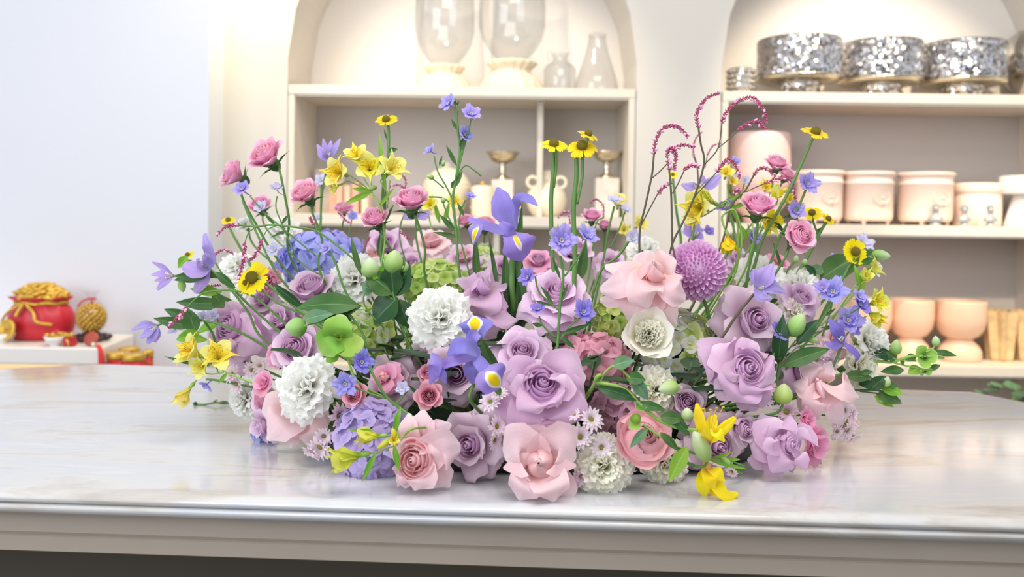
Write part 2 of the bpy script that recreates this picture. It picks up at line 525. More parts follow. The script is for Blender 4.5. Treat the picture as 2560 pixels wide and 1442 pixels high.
# glass hurricane vases on stone feet
def hurricane(px, y, wg, hb, zc, label):
    t = stand('hurricane_vase', label, 'vase', px, y, ZT1, 'glass vases on stone feet under the centre arch')
    b = MB().lathe([(hb * .62, 0), (hb * .64, .012), (hb * .60, .03), (hb * .55, .045), (hb * .42, .066), (hb * .36, zc - .03), (hb * .44, zc - .018), (hb * .50, zc - .006), (hb * .49, zc), (hb * .3, zc)], 64, flute=.035, nf=16)
    obj('stone_foot', b, M_cream, t)
    ro = wg / 2; g = []
    H = .40
    prof = [(.06, 0), (.38, .006), (.52, .04), (.72, .11), (.9, .2), (1, .32), (1.0, .5), (.93, .75), (.9, 1)]
    outer = [(r * ro, zc + z * H) for r, z in prof]
    inner = [(max(.002, r * ro - .003), zc + .004 + z * (H - .004)) for r, z in prof][::-1]
    obj('glass_bowl', MB().lathe(outer + inner, 48, cap=False), M_glass, t)
hurricane(1107, 3.27, pw(150, 3.27), pw(122, 3.27) / 1.2, .100, 'smaller glass hurricane vase on a cream stone foot, left under the centre arch')
hurricane(1275, 3.25, pw(166, 3.25), pw(150, 3.25) / 1.2, .115, 'larger glass hurricane vase on a fluted cream foot, centre of the arch shelf')
def glassjar(name, label, px, y, prof, ears=False):
    t = stand(name, label, 'jar', px, y, ZT1)
    inner = [(max(.001, r - .0025), z + .003) for r, z in prof][::-1]
    obj('glass_body', MB().lathe(prof + inner, 40, cap=False), M_glass, t)
    if ears:
        for s in (-1, 1):
            pts = spline([(s * .028, 0, .115), (s * .045, 0, .135), (s * .040, 0, .160), (s * .024, 0, .150)], 5)
            obj('handle', MB().tube(pts, .004), M_glass, t)
glassjar('glass_jar', 'short clear glass jar with two small curled handles', 1395, 3.26,
         [(.001, 0), (.055, 0), (.060, .01), (.061, .09), (.050, .108), (.028, .115), (.028, .14), (.034, .148)], True)
glassjar('glass_decanter', 'tall conical clear glass decanter at the right end of the arch shelf', 1487, 3.26,
         [(.001, 0), (.078, 0), (.084, .012), (.074, .06), (.045, .15), (.033, .20), (.034, .222)])

# silver mosaic footed bowls
def silverbowl(px, y, w, label):
    t = stand('mosaic_bowl', label, 'bowl', px, y, ZT2, 'silver mosaic footed bowls on the right arch shelf')
    r = w / 2; h = .168
    obj('bowl', MB().lathe([(r * .93, .064), (r * .99, .07), (r, .085), (r * 1.0, h + .03), (r * .985, h + .036), (r * .96, h + .034), (r * .95, .09), (.001, .085)], 72, cap=False), M_mosaic, t)
    obj('rim_band', MB().lathe([(r * .6, .046), (r * .9, .054), (r * 1.01, .060), (r * 1.01, .068), (r * .9, .070)], 72), M_brass, t)
    obj('foot', MB().lathe([(r * .50, 0), (r * .52, .004), (r * .50, .040), (r * .56, .048)], 56), M_mosaic, t)
silverbowl(1991, 3.22, pw(205, 3.22), 'leftmost silver mosaic footed bowl, beside the small studded cup')
silverbowl(2195, 3.25, pw(196, 3.25), 'middle silver mosaic footed bowl of the three in a row')
silverbowl(2398, 3.25, pw(200, 3.25), 'rightmost silver mosaic footed bowl, beside the mirrored globe')
t = stand('studded_cup', 'small silver cup covered in round studs at the left end of the top right shelf', 'cup', 1847, 3.22, ZT2)
obj('cup', MB().lathe([(.044, 0), (.046, .003), (.046, .096), (.044, .1), (.041, .1), (.041, .01), (.001, .008)], 40, cap=False), M_chrome, t)
sm = MB()
for j in range(5):
    for i in range(16):
        a = 2 * pi * (i + .5 * (j % 2)) / 16
        sm.ball((.047 * cos(a), .047 * sin(a), .011 + j * .0195), .0078, 8, 5)
obj('studs', sm, M_chrome, t)
t = stand('mirrored_globe', 'large mirrored glass globe vase at the right edge of the top shelf', 'vase', 2578, 3.32, ZT2)
obj('globe', MB().lathe([(.05, .03), (.06, .035), (.09, .07), (.112, .12), (.116, .165), (.11, .21), (.09, .25), (.065, .27), (.055, .272)], 56), M_chrome, t)
obj('foot', MB().lathe([(.062, 0), (.060, .006), (.050, .02), (.046, .034)], 40), M_creamg, t)

# pink pots on the middle shelf
t = stand('ribbed_pot', 'large pale pink ribbed pot on a matching saucer, left end of the middle right shelf', 'pot', 1895, 3.27, ZM2)
r = pw(152, 3.27) / 2
obj('pot', MB().lathe([(r * .7, .11), (r * .88, .12), (r * .98, .145), (r * 1.0, .18), (r, .30), (r * .985, .325), (r * .95, .333), (r * .9, .33), (r * .88, .15), (.001, .14)], 96, flute=.008, nf=48, cap=False), M_pink, t)
obj('lower_bowl', MB().lathe([(r * .45, 0), (r * .47, .01), (r * .5, .03), (r * .8, .06), (r * .95, .09), (r * .97, .105), (r * .7, .108)], 64), M_pink, t)
def faced_pot(px, y, w, h, label):
    t = stand('relief_pot', label, 'pot', px, y, ZM2, 'peach pots with moulded relief on small feet')
    r = w / 2
    obj('pot', MB().lathe([(r * .80, .014), (r * .9, .016), (r * .955, .03), (r * .96, h * .76), (r * 1.0, h * .775), (r * 1.0, h * .80), (r * .95, h * .81), (r * .95, h * .92), (r * 1.03, h * .93), (r * 1.03, h * .985), (r * .99, h), (r * .9, h * .99), (r * .88, .05), (.001, .04)], 64, cap=False), M_peach, t)
    for k in range(4):
        a = pi / 4 + k * pi / 2
        obj('foot', MB().tube([(r * .72 * cos(a), r * .72 * sin(a), .018), (r * .76 * cos(a), r * .76 * sin(a), .008), (r * .72 * cos(a), r * .72 * sin(a), 0)], .010, r1=.005), M_peach, t)
    rel = MB(); y0 = -r * .965
    for s in (-1, 1):
        pts = [(s * .004, 0, h * .36), (s * .018, 0, h * .40), (s * .034, 0, h * .50), (s * .030, 0, h * .60)]
        def wrap(p): 
            a = p[0] / r
            return (r * .965 * sin(a), -r * .965 * cos(a), p[2])
        rel.tube([wrap(p) for p in spline(pts, 4)], .0052, r1=.003)
        rel.tube([wrap(p) for p in spline([(s * .020, 0, h * .42), (s * .030, 0, h * .40), (s * .040, 0, h * .46)], 4)], .004, r1=.002)
    rel.ball((0, -r * .96, h * .40), .010, 8, 6)
    rel.ball((0, -r * .96, h * .50), .007, 8, 6)
    o = obj('relief', rel, basic('relief_darker_peach', (236, 204, 190), .55), t)  # relief in a darker peach than the pot body
    t.rotation_euler.z = radians(12)
faced_pot(2048, 3.25, pw(116, 3.25), .196, 'leftmost peach relief pot, partly behind the tall yellow helenium')
faced_pot(2170, 3.25, pw(122, 3.25), .194, 'second peach relief pot, between two like it')
faced_pot(2313, 3.25, pw(132, 3.25), .194, 'third peach relief pot, behind the leftmost tiny bust')
t = stand('lidded_pot', 'plain peach pot with a wide flat rim behind the tiny busts', 'pot', 2444, 3.30, ZM2)
r = pw(112, 3.30) / 2
obj('pot', MB().lathe([(r * .9, 0), (r * .97, .005), (r * .98, .12), (r * .97, .122)], 56), M_peach, t)
obj('lid', MB().lathe([(r * 1.0, .122), (r * 1.05, .125), (r * 1.05, .155), (r * 1.0, .160), (r * .2, .16)], 56), M_peach, t)
t = stand('cake_stand', 'white flared cake stand at the far right of the middle shelf', 'stand', 2562, 3.24, ZM2)
obj('plate', MB().lathe([(.02, .118), (.082, .12), (.086, .125), (.086, .182), (.082, .186), (.02, .186)], 56), M_whitec, t)
obj('foot', MB().lathe([(.068, 0), (.070, .006), (.062, .03), (.040, .118), (.02, .12)], 48), M_whitec, t)

def bust(px, y, s, label):
    t = stand('bust_figurine', label, 'figurine', px, y, ZM2, 'small grey busts in front of the peach pots')
    obj('base', MB().lathe([(.022 * s, 0), (.023 * s, .004 * s), (.016 * s, .010 * s), (.012 * s, .018 * s)], 24), M_plaster, t)
    b = MB()
    rows = [(.026, .017, .018), (.030, .019, .026), (.028, .017, .036), (.016, .012, .042), (.010, .010, .048), (.010, .010, .054)]
    g = []
    for rx, ry, z in rows:
        g.append([(rx * s * cos(2 * pi * i / 20), ry * s * sin(2 * pi * i / 20), z * s) for i in range(20)])
    b.grid(g, closed=True)
    b.ball((0, 0, .068 * s), .0155 * s, 14, 10, (.86, 1.0, 1.18))
    b.tube([(0, -.0145 * s, .073 * s), (0, -.0185 * s, .066 * s), (0, -.014 * s, .064 * s)], .0022 * s)
    obj('torso', b, M_plaster, t)
    hmb = MB()
    rnd = random.Random(int(px))
    for k in range(26):
        a = rnd.uniform(0, 2 * pi); e = rnd.uniform(.15, 1.4)
        if sin(a) < -.35 and e < .8: continue
        hmb.ball((.0145 * s * cos(e) * cos(a), .016 * s * cos(e) * sin(a), .070 * s + .0185 * s * sin(e)), .0052 * s, 7, 5)
    obj('curled_hair', hmb, M_plaster, t)
    t.rotation_euler.z = radians(rnd.uniform(-30, 30))
bust(2340, 3.135, .86, 'leftmost tiny grey bust, in front of the third relief pot')
bust(2412, 3.135, .82, 'middle tiny grey bust on the right middle shelf')
bust(2477, 3.135, .84, 'rightmost tiny grey bust, nearest the white cake stand')

# lower shelf goblets and fluted vases
def goblet(px, y, w, label):
    t = stand('goblet_pot', label, 'pot', px, y, ZL2, 'peach frosted goblet pots on the bottom right shelf')
    r = w / 2
    obj('cup', MB().lathe([(r * .5, .082), (r * .72, .092), (r * .92, .118), (r * 1.0, .15), (r * 1.0, .215), (r * .985, .222), (r * .95, .22), (r * .94, .15), (r * .6, .10), (.001, .095)], 64, cap=False), M_frost, t)
    obj('foot', MB().lathe([(r * .78, 0), (r * .84, .006), (r * .84, .035), (r * .72, .056), (r * .55, .070), (r * .48, .078), (r * .5, .084)], 56), M_frost, t)
goblet(2180, 3.27, pw(106, 3.27), 'leftmost peach goblet pot, mostly behind the yellow alstroemeria')
goblet(2284, 3.27, pw(108, 3.27), 'middle peach goblet pot above the green hellebore flower')
goblet(2407, 3.25, pw(120, 3.25), 'rightmost peach goblet pot beside the fluted gold vases')
M_wood = basic('gilded_wood', (232, 200, 150), 0.4, metal=.1, var=.3, vscale=30)
for px, lab, tw in ((2508, 'twisted fluted gilded vase next to the goblet pots', .5), (2580, 'twisted fluted gilded vase cut by the right edge of the view', .5)):
    t = stand('fluted_vase', lab, 'vase', px, 3.26, ZL2)
    rows = []
    for j in range(15):
        v = j / 14; rr = .040 + .018 * v
        rows.append([(rr * (1 + .16 * cos(7 * (2 * pi * i / 84) + v * tw * 2)) * cos(2 * pi * i / 84), rr * (1 + .16 * cos(7 * (2 * pi * i / 84) + v * tw * 2)) * sin(2 * pi * i / 84), .185 * v) for i in range(84)])
    b = MB().grid(rows, closed=True)
    b.f.append(tuple(range(84))[::-1])
    obj('body', b, M_wood, t)

# centre cabinet props
def compote(px, y, zb, w, hh, bw, label):
    t = stand('silver_compote', label, 'compote', px, y, ZM1, 'silver compotes on marble blocks')
    r = w / 2
    obj('marble_block', MB().box(-bw / 2, bw / 2, -bw / 2, bw / 2, 0, zb), M_marb2, t, smooth=False, bevel=.003)
    obj('stem', MB().lathe([(r * .52, zb), (r * .5, zb + .006), (r * .2, zb + .018), (r * .16, zb + .03), (r * .24, zb + .045), (r * .16, zb + .055), (r * .3, zb + hh * .62)], 36), M_brass, t)
    obj('dish', MB().lathe([(r * .3, zb + hh * .6), (r * .62, zb + hh * .68), (r * .78, zb + hh * .8), (r * .85, zb + hh * .92), (r * 1.0, zb + hh * .95), (r * .99, zb + hh), (r * .8, zb + hh * .95), (.001, zb + hh * .85)], 48, cap=False), M_brass, t)
compote(1256, 3.30, .135, pw(86, 3.3), .105, pw(54, 3.3), 'left silver compote on a marble block, left of the divider')
compote(1516, 3.27, .145, pw(84, 3.27), .10, pw(58, 3.27), 'right silver compote on a marble block, behind the tall helenium')
t = stand('two_handled_vase', 'round cream vase with two ring handles right of the shelf divider', 'vase', 1366, 3.27, ZM1)
obj('body', MB().lathe([(.04, 0), (.05, .005), (.068, .03), (.076, .06), (.070, .09), (.045, .118), (.018, .128), (.016, .165), (.018, .17)], 48), M_creamg, t)
for s in (-1, 1):
    o = MB(); pts = [(s * .052 + .020 * cos(a * pi / 8), 0, .128 + .020 * sin(a * pi / 8)) for a in range(17)]
    obj('ring_handle', o.tube(pts, .0062, caps=False), M_creamg, t)
t = stand('basket_pot', 'wide cream pot with a bulging lid and curved handle', 'pot', 1117, 3.30, ZM1)
obj('body', MB().lathe([(.05, 0), (.06, .006), (.075, .06), (.094, .105), (.092, .112), (.08, .112)], 48), M_creamg, t)
obj('lid', MB().lathe([(.092, .112), (.09, .118), (.07, .15), (.045, .172), (.02, .18), (.014, .19), (.010, .20)], 48), M_creamg, t)
obj('handle', MB().tube(spline([(.085, -.01, .10), (.125, -.01, .09), (.13, -.01, .05), (.09, -.01, .03)], 6), .007), M_creamg, t)
t = stand('lidded_canister', 'cream cylinder canister with a small gold knob', 'canister', 1206, 3.22, ZM1)
obj('body', MB().lathe([(.038, 0), (.040, .003), (.040, .10), (.038, .108), (.02, .112)], 48), M_creamg, t)
obj('knob', MB().ball((0, 0, .119), .009, 12, 8), M_gold, t)
# picture book and small box, left end of the centre shelf
t = stand('picture_frame', 'small cream picture box with a dark square, left end of the centre shelf', 'box', 822, 3.36, ZM1)
obj('frame', MB().box(-.05, .06, -.02, .02, 0, .17), basic('card_cream', (214, 200, 190), .6), t, smooth=False, bevel=.002)
obj('dark_print', MB().box(-.028, -.012, -.0215, -.0195, .10, .125), M_dark, t, smooth=False)
for i, (px, h, w, c) in enumerate(((832, .10, .020, (214, 160, 134)), (848, .112, .024, (226, 178, 150)), (868, .105, .022, (232, 196, 170)), (888, .115, .026, (222, 170, 146)), (912, .10, .024, (236, 206, 180)))):
    lab = ['first', 'second', 'third', 'fourth', 'fifth'][i] + ' upright peach booklet from the left on the centre shelf'
    t = stand('booklet', lab, 'book', px, 3.20, ZM1, 'booklets on the centre shelf')
    obj('pages', MB().box(-w / 2 + .002, w / 2 - .002, -.001, .078, .002, h - .002), M_whitec, t, smooth=False)
    cv = MB().box(-w / 2, -w / 2 + .002, -.002, .08, 0, h).box(w / 2 - .002, w / 2, -.002, .08, 0, h).box(-w / 2, w / 2, -.004, -.002, 0, h)
    obj('cover', cv, basic('booklet_cover_%d' % i, c, .6), t, smooth=False)

# ------------------------------------------------------------------ left: white counter with red and gold ornaments
t = thing('side_counter', 'low white side counter against the left wall behind the table', 'counter', (-1.7, 2.75, 0))
obj('cabinet_body', MB().box(-1.3, .60, -.15, .19, 0, .68), M_white, t, smooth=False, bevel=.004)
obj('counter_top', MB().box(-1.32, .62, -.17, .195, .68, .70), M_white, t, smooth=False, bevel=.004)
ct = .70
t = thing('raised_shelf', 'raised white slab shelf carrying the red and gold ornaments', 'shelf', (-1.9, 2.8, 0))
sl = MB()
poly = [(-1.6, 2.62), (-1.235, 2.62), (-1.262, 2.944), (-1.6, 2.944), (-2.9, 2.944), (-2.9, 2.62)]
def prism(m, poly, z0, z1, off):
    o = len(m.v); n = len(poly)
    for z in (z0, z1):
        for x, y in poly: m.v.append((x - off[0], y - off[1], z)); m.uv.append((0, 0))
    m.f.append(tuple(o + i for i in range(n))[::-1]); m.f.append(tuple(o + n + i for i in range(n)))
    for i in range(n): m.f.append((o + i, o + (i + 1) % n, o + n + (i + 1) % n, o + n + i))
    return m
poly = [(-2.9, 2.62), (-1.225, 2.62), (-1.262, 2.944), (-2.9, 2.944)]
obj('slab', prism(sl, poly, .822, .874, (-1.9, 2.8)), M_white, t, smooth=False, bevel=.006)
obj('support', MB().box(-1.0, .55, -.02, .12, ct, .822), M_cab, t, smooth=False)
obj('led_strip', MB().box(-1.0, .52, -.06, -.045, .812, .8215), M_led, t, smooth=False)
ZS = .874
# treasure bag
p = P(105, 500, 2.80)
t = thing('treasure_bag', 'red lucky bag ornament heaped with gold ingots on the raised shelf', 'ornament', (p.x, 2.80, ZS))
R = .104
def foldy(prof, nf, am, n=96, ph=0):
    rows = []
    for r, z, a in prof:
        rows.append([(r * (1 + a * am * cos(nf * 2 * pi * i / n + ph)) * cos(2 * pi * i / n), .72 * r * (1 + a * am * cos(nf * 2 * pi * i / n + ph)) * sin(2 * pi * i / n), z) for i in range(n)])
    return rows
b = MB().grid(foldy([(R * .7, 0, 0), (R * .84, .004, 0), (R * .97, .035, .1), (R * 1.0, .06, .2), (R * .95, .085, .5), (R * .82, .105, 1), (R * .72, .115, 1)], 11, .03), closed=True)
b.f.append(tuple(range(96))[::-1])
obj('bag_body', b, M_red, t)
obj('bag_frill', MB().grid(foldy([(R * .70, .112, 1), (R * .74, .122, 1.2), (R * .86, .130, 2), (R * .90, .136, 2.5), (R * .84, .136, 2.2), (R * .6, .125, 1)], 9, .035), closed=True), M_red, t)
obj('gold_cord', MB().tube([(R * .75 * cos(a * pi / 24), -.75 * .76 * R * sin(a * pi / 24), .117 + .002 * sin(a)) for a in range(49)], .0065, caps=False), M_gold, t)
cd = MB()
cd.tube(spline([(-.025, -.068, .115), (-.06, -.078, .095), (-.098, -.05, .06), (-.1, -.03, .045)], 6), .004)
cd.tube(spline([(-.01, -.072, .115), (.02, -.084, .09), (.03, -.088, .065), (.075, -.078, .055)], 6), .0045)
cd.tube(spline([(-.02, -.072, .115), (-.03, -.080, .095), (-.035, -.085, .08)], 6), .006)
obj('cord_tassels', cd, M_gold, t)
ih = MB(); rnd = random.Random(3)
ih.ball((0, 0, .128), .07, 20, 12, (1.05, .74, .62))
for k in range(130):
    a = rnd.uniform(0, 2 * pi); q = sqrt(rnd.random()); 
    x = R * .78 * q * cos(a); y = R * .55 * q * sin(a); z = .130 + .044 * (1 - q * q) ** .7
    ih.ball((x, y, z), .0125, 8, 5, (1.35, .8, .62), Euler((rnd.uniform(-.5, .5), rnd.uniform(-.5, .5), rnd.uniform(0, 6))).to_matrix().to_4x4())
obj('ingot_heap', ih, M_gold, t)
dm = Matrix.Translation((-.056, -.094, .040)) @ Matrix.Rotation(radians(-22), 4, 'Z') @ Matrix.Rotation(radians(80), 4, 'X')
d_ = MB().lathe([(.001, .004), (.024, .004), (.026, .006), (.031, .006), (.033, .004), (.033, -.003), (.03, -.004)], 40, cap=False)
dd = obj('gold_medallion', d_, M_gold, t, dm)
obj('red_bead', MB().ball((0, 0, .005), .0035, 8, 5), M_red, dd)
# white bowls with coins, red pouch
def coinbowl(px, y, lab):
    p = P(px, 500, y)
    t = thing('coin_bowl', lab, 'bowl', (p.x, y, ZS))
    obj('bowl', MB().lathe([(.014, 0), (.016, .004), (.026, .012), (.033, .028), (.031, .028), (.02, .012), (.001, .008)], 32, cap=False), M_whitec, t)
    c = MB(); rnd = random.Random(int(px))
    for k in range(16):
        c.ball((rnd.uniform(-.02, .02), rnd.uniform(-.02, .02), .026 + rnd.uniform(0, .012)), .008, 7, 5, (1, 1, .5))
    obj('gold_beads', c, M_gold, t)
    obj('red_knot', MB().ball((.004, 0, .042), .008, 8, 6, (1.2, 1, .7)), M_red, t)
coinbowl(140, 2.66, 'small white bowl of gold beads in front of the red bag')
coinbowl(12, 2.72, 'small white bowl with red knot cut by the left edge of the view')
p = P(177, 500, 2.655)
t = thing('small_pouch', 'tiny red pouch topped with gold beside the white bowl', 'ornament', (p.x, 2.655, ZS))
obj('pouch', MB().lathe([(.014, 0), (.019, .004), (.021, .014), (.016, .024), (.018, .027), (.006, .028)], 28, flute=.03, nf=9), M_red, t)
c = MB(); rnd = random.Random(9)
for k in range(14): c.ball((rnd.uniform(-.013, .013), rnd.uniform(-.013, .013), .030 + rnd.uniform(0, .008)), .006, 7, 5)
obj('gold_heap', c, M_gold, t)
obj('gold_strap', MB().tube(spline([(-.002, -.020, .022), (.006, -.023, .012), (.004, -.021, .002)], 4), .003), M_gold, t)
# cellophane wrapped gold ball on dark lotus base
p = P(230, 500, 2.77)
t = thing('gold_bead_ball', 'gold bead ball wrapped in clear film tied with red ribbon', 'ornament', (p.x, 2.77, ZS + .030))
c = MB()
for k in range(150):
    u = (k + .5) / 150; ph = k * 2.399963
    zz = 1 - 2 * u; q = sqrt(1 - zz * zz)
    c.ball((.040 * q * cos(ph), .040 * q * sin(ph), .044 + .043 * zz), .0066, 6, 4)
c.ball((0, 0, .044), .039, 16, 10)
obj('gold_beads', c, M_gold, t)
obj('clear_film', MB().lathe([(.012, .0), (.040, .012), (.050, .045), (.040, .078), (.016, .10), (.008, .104), (.018, .118), (.026, .128)], 40, flute=.03, nf=9, cap=False), M_glass, t)
rb = MB().tube([(.012 * cos(a), .012 * sin(a), .103) for a in [i * pi / 8 for i in range(17)]], .003, caps=False)
rb.tube(spline([(-.01, -.008, .103), (-.022, -.02, .095), (-.028, -.03, .082)], 4), .0028)
rb.tube(spline([(.006, -.01, .103), (.01, -.02, .09)], 4), .0028)
obj('red_ribbon', rb, M_red, t)
t = thing('lotus_base', 'dark brown petalled stand under the wrapped gold ball', 'stand', (p.x, 2.77, ZS))
b = MB().lathe([(.030, 0), (.034, .004), (.028, .018), (.026, .028), (.01, .029)], 32)
for k in range(11):
    a = 2 * pi * k / 11
    b.ball((.045 * cos(a), .045 * sin(a), .012), .012, 8, 5, (1.5, .8, .8), Matrix.Rotation(a, 4, 'Z'))
obj('petalled_stand', b, M_dark, t)
p = P(225, 500, 2.64)
t = thing('red_tassel', 'red tassel with a round carved charm hanging over the shelf edge', 'tassel', (p.x, 2.64, ZS))
M_charm = basic('charm_redwood', (170, 70, 60), .5)
obj('charm', MB().lathe([(.001, .003), (.021, .003), (.023, 0), (.021, -.003), (.001, -.003)], 32, cap=False), M_charm, t, Matrix.Translation((0, .012, .023)) @ Matrix.Rotation(radians(62), 4, 'X'))
tb = MB()
for k in range(7):
    tb.tube(spline([(.014 + .001 * k, .006, .006), (.030 + .0015 * k, -.012, .004), (.042 + .0022 * k, -.028, -.02), (.044 + .003 * k, -.029, -.09)], 5), .0021)
obj('threads', tb, basic('red_thread', (214, 40, 34), .6), t)
obj('bead', MB().ball((.012, .0, .008), .006, 10, 7), M_creamg, t)
# red cans with gold lids
labs = ['front left red can with gold lid beside the raised shelf', 'red can with gold lid, second from the left', 'red can with gold lid behind the others', 'rightmost narrow red can with gold lid']
for i, (px, y, r_) in enumerate(((298, 2.66, .031), (337, 2.63, .030), (325, 2.76, .030), (372, 2.70, .016))):
    p = P(px, 500, y)
    t = thing('red_can', labs[i], 'can', (p.x, y, ct), 'red cans with gold lids')
    obj('can_body', MB().lathe([(r_ * .97, 0), (r_, .004), (r_, .140)], 40), M_red, t)
    obj('gold_lid', MB().lathe([(r_ * 1.05, .138), (r_ * 1.08, .141), (r_ * 1.08, .153), (r_ * 1.02, .157), (r_ * .8, .155), (.001, .155)], 40, cap=False), M_gold, t)
    obj('gold_ring', MB().lathe([(r_ * 1.02, .118), (r_ * 1.03, .120), (r_ * 1.02, .122)], 40, cap=False), M_gold, t)
# ================================================================== flowers
# ---- petal palettes
def leafmat(name, stops, transl=.2, rough=.4, vein=.12):
    m = petal(name, stops, transl, rough, vein)
    nt = m.node_tree; N = nt.nodes; L = nt.links
    b = N['Principled BSDF']; src = b.inputs['Base Color'].links[0].from_socket
    uv = [n for n in N if n.type == 'SEPXYZ'][0]
    w = N.new('ShaderNodeValToRGB'); L.new(uv.outputs[0], w.inputs[0])
    e = w.color_ramp.elements; e[0].position = .465; e[0].color = (0, 0, 0, 1); e[1].position = .535; e[1].color = (0, 0, 0, 1)
    q = e.new(.5); q.color = (1, 1, 1, 1)
    mx = N.new('ShaderNodeMix'); mx.data_type = 'RGBA'; L.new(w.outputs[0], mx.inputs[0]); L.new(src, mx.inputs[6])
    mx.inputs[7].default_value = lin(tuple(min(255, v + 50) for v in stops[1][1]))
    L.new(mx.outputs[2], b.inputs['Base Color'])
    return m
LAV = petal('lavender_petal', [(0, (216, 198, 176)), (.25, (224, 184, 217)), (.7, (231, 196, 226)), (1, (243, 220, 240))], .34)
LAVD = petal('deep_lavender_petal', [(0, (200, 150, 192)), (.5, (216, 172, 211)), (.9, (228, 190, 223)), (1, (241, 216, 238))], .36)
DUST = petal('dusty_mauve_petal', [(0, (206, 182, 170)), (.4, (214, 184, 202)), (1, (228, 206, 220))], .34)
BLUSH = petal('blush_petal', [(0, (253, 230, 196)), (.3, (250, 212, 216)), (.7, (254, 225, 231)), (1, (255, 238, 242))], .38)
BLUSHD = petal('blush_heart_petal', [(0, (244, 172, 162)), (.5, (250, 192, 194)), (.9, (253, 214, 218)), (1, (255, 234, 236))], .36)
CORAL = petal('coral_pink_petal', [(0, (244, 150, 150)), (.5, (248, 176, 184)), (1, (251, 206, 212))], .36)
SPRAY = petal('spray_pink_petal', [(0, (246, 214, 200)), (.3, (240, 164, 200)), (.8, (245, 182, 212)), (1, (250, 206, 226))], .36)
HOT = petal('hot_pink_petal', [(0, (252, 220, 214)), (.3, (244, 164, 200)), (1, (247, 184, 212))], .36)
ROSEW = petal('dusty_rose_petal', [(0, (222, 130, 150)), (.5, (232, 150, 174)), (1, (240, 182, 196))], .34)
WHITE = petal('white_petal', [(0, (226, 234, 186)), (.3, (250, 250, 240)), (1, (255, 255, 253))], .42, vein=.02)
CREAM = petal('cream_petal', [(0, (226, 226, 160)), (.35, (248, 245, 220)), (1, (253, 251, 242))], .42, vein=.03)
HLAV = petal('hydrangea_lilac', [(0, (240, 226, 236)), (.15, (196, 178, 228)), (1, (206, 190, 234))], .36)
HBLUE = petal('hydrangea_blue', [(0, (230, 234, 242)), (.15, (172, 178, 242)), (1, (188, 190, 246))], .36)
HPINK = petal('hydrangea_pink', [(0, (250, 224, 216)), (.2, (244, 178, 198)), (1, (247, 192, 208))], .36)
HMAUVE = petal('hydrangea_mauve', [(0, (226, 190, 206)), (.2, (212, 156, 182)), (1, (224, 178, 198))], .34)
HGREEN = petal('hydrangea_green', [(0, (176, 206, 96)), (.4, (206, 224, 124)), (1, (228, 236, 176))], .4)
HLIME = petal('hydrangea_lime', [(0, (164, 204, 84)), (.5, (192, 220, 106)), (1, (214, 232, 146))], .4)
HPALE = petal('hydrangea_pale', [(0, (216, 226, 150)), (.4, (238, 240, 206)), (1, (228, 232, 244))], .4)
DELPH = petal('delphinium_violet', [(0, (236, 236, 246)), (.22, (172, 164, 238)), (1, (186, 176, 242))], .36, vein=.10)
DELPHD = petal('delphinium_deep_violet', [(0, (206, 206, 242)), (.2, (146, 132, 224)), (1, (160, 146, 232))], .36, vein=.10)
DELPHP = petal('delphinium_pale', [(0, (240, 246, 232)), (.5, (226, 226, 246)), (1, (208, 206, 244))], .4)
CLEM = petal('clematis_violet', [(0, (190, 180, 214)), (.3, (172, 152, 222)), (1, (192, 172, 234))], .34, vein=.14)
IRISA = petal('iris_fall_streak', [(0, (170, 158, 222)), (.5, (150, 134, 220)), (1, (156, 138, 224))], .34, vein=.12, spot=(.02, .66, .085, (252, 220, 20), (236, 234, 244)))
IRISB = petal('iris_fall_blotch', [(0, (170, 158, 222)), (.5, (150, 134, 220)), (1, (156, 138, 224))], .34, vein=.12, spot=(.22, .92, .17, (252, 220, 20), (240, 240, 244)))
CLEMD = petal('clematis_deep_violet', [(0, (150, 132, 190)), (.3, (130, 110, 198)), (1, (150, 128, 212))], .34, vein=.14)
IRISM = petal('iris_violet', [(0, (170, 158, 222)), (.5, (150, 132, 218)), (1, (162, 144, 228))], .34, vein=.12)
IRISF = petal('iris_fall', [(0, (170, 158, 222)), (.5, (150, 134, 220)), (1, (156, 138, 224))], .34, vein=.12, spot=(.46, .86, .15, (252, 220, 20), (240, 240, 244)))
YEL = petal('alstroemeria_yellow', [(0, (222, 230, 120)), (.4, (243, 234, 110)), (1, (249, 242, 150))], .38)
YELS = petal('alstroemeria_flecked', [(0, (226, 226, 90)), (.5, (250, 230, 50)), (1, (248, 238, 110))], .36, streak=(140, 80, 20))
YELG = petal('alstroemeria_green_yellow', [(0, (160, 196, 60)), (.4, (222, 228, 80)), (1, (236, 234, 110))], .38)
GOLDY = petal('golden_yellow_petal', [(0, (240, 180, 60)), (.3, (250, 222, 20)), (1, (252, 230, 40))], .34)
HEL = petal('helenium_yellow', [(0, (236, 200, 10)), (.4, (250, 226, 0)), (1, (252, 232, 30))], .34, vein=.12)
DAISY = petal('daisy_pale_pink', [(0, (230, 184, 206)), (.4, (244, 222, 234)), (1, (252, 242, 247))], .36)
DAISYD = petal('daisy_mauve_pink', [(0, (206, 150, 176)), (.5, (232, 200, 218)), (1, (244, 224, 235))], .36)
DAH = petal('dahlia_orchid', [(0, (206, 130, 184)), (.5, (226, 170, 216)), (1, (240, 204, 234))], .34)
HELLE = petal('hellebore_lime', [(0, (110, 160, 50)), (.6, (156, 200, 84)), (.93, (178, 212, 110)), (1, (228, 240, 190))], .34)
SEP = petal('pale_green_bract', [(0, (150, 190, 90)), (.5, (190, 216, 150)), (1, (226, 236, 206))], .3)
LEAF = leafmat('leaf_green', [(0, (92, 126, 66)), (.5, (62, 102, 48)), (1, (76, 116, 56))], .22, rough=.4, vein=.12)
LEAFD = leafmat('leaf_dark_green', [(0, (50, 86, 42)), (.5, (34, 74, 36)), (1, (42, 84, 42))], .15, rough=.35, vein=.12)
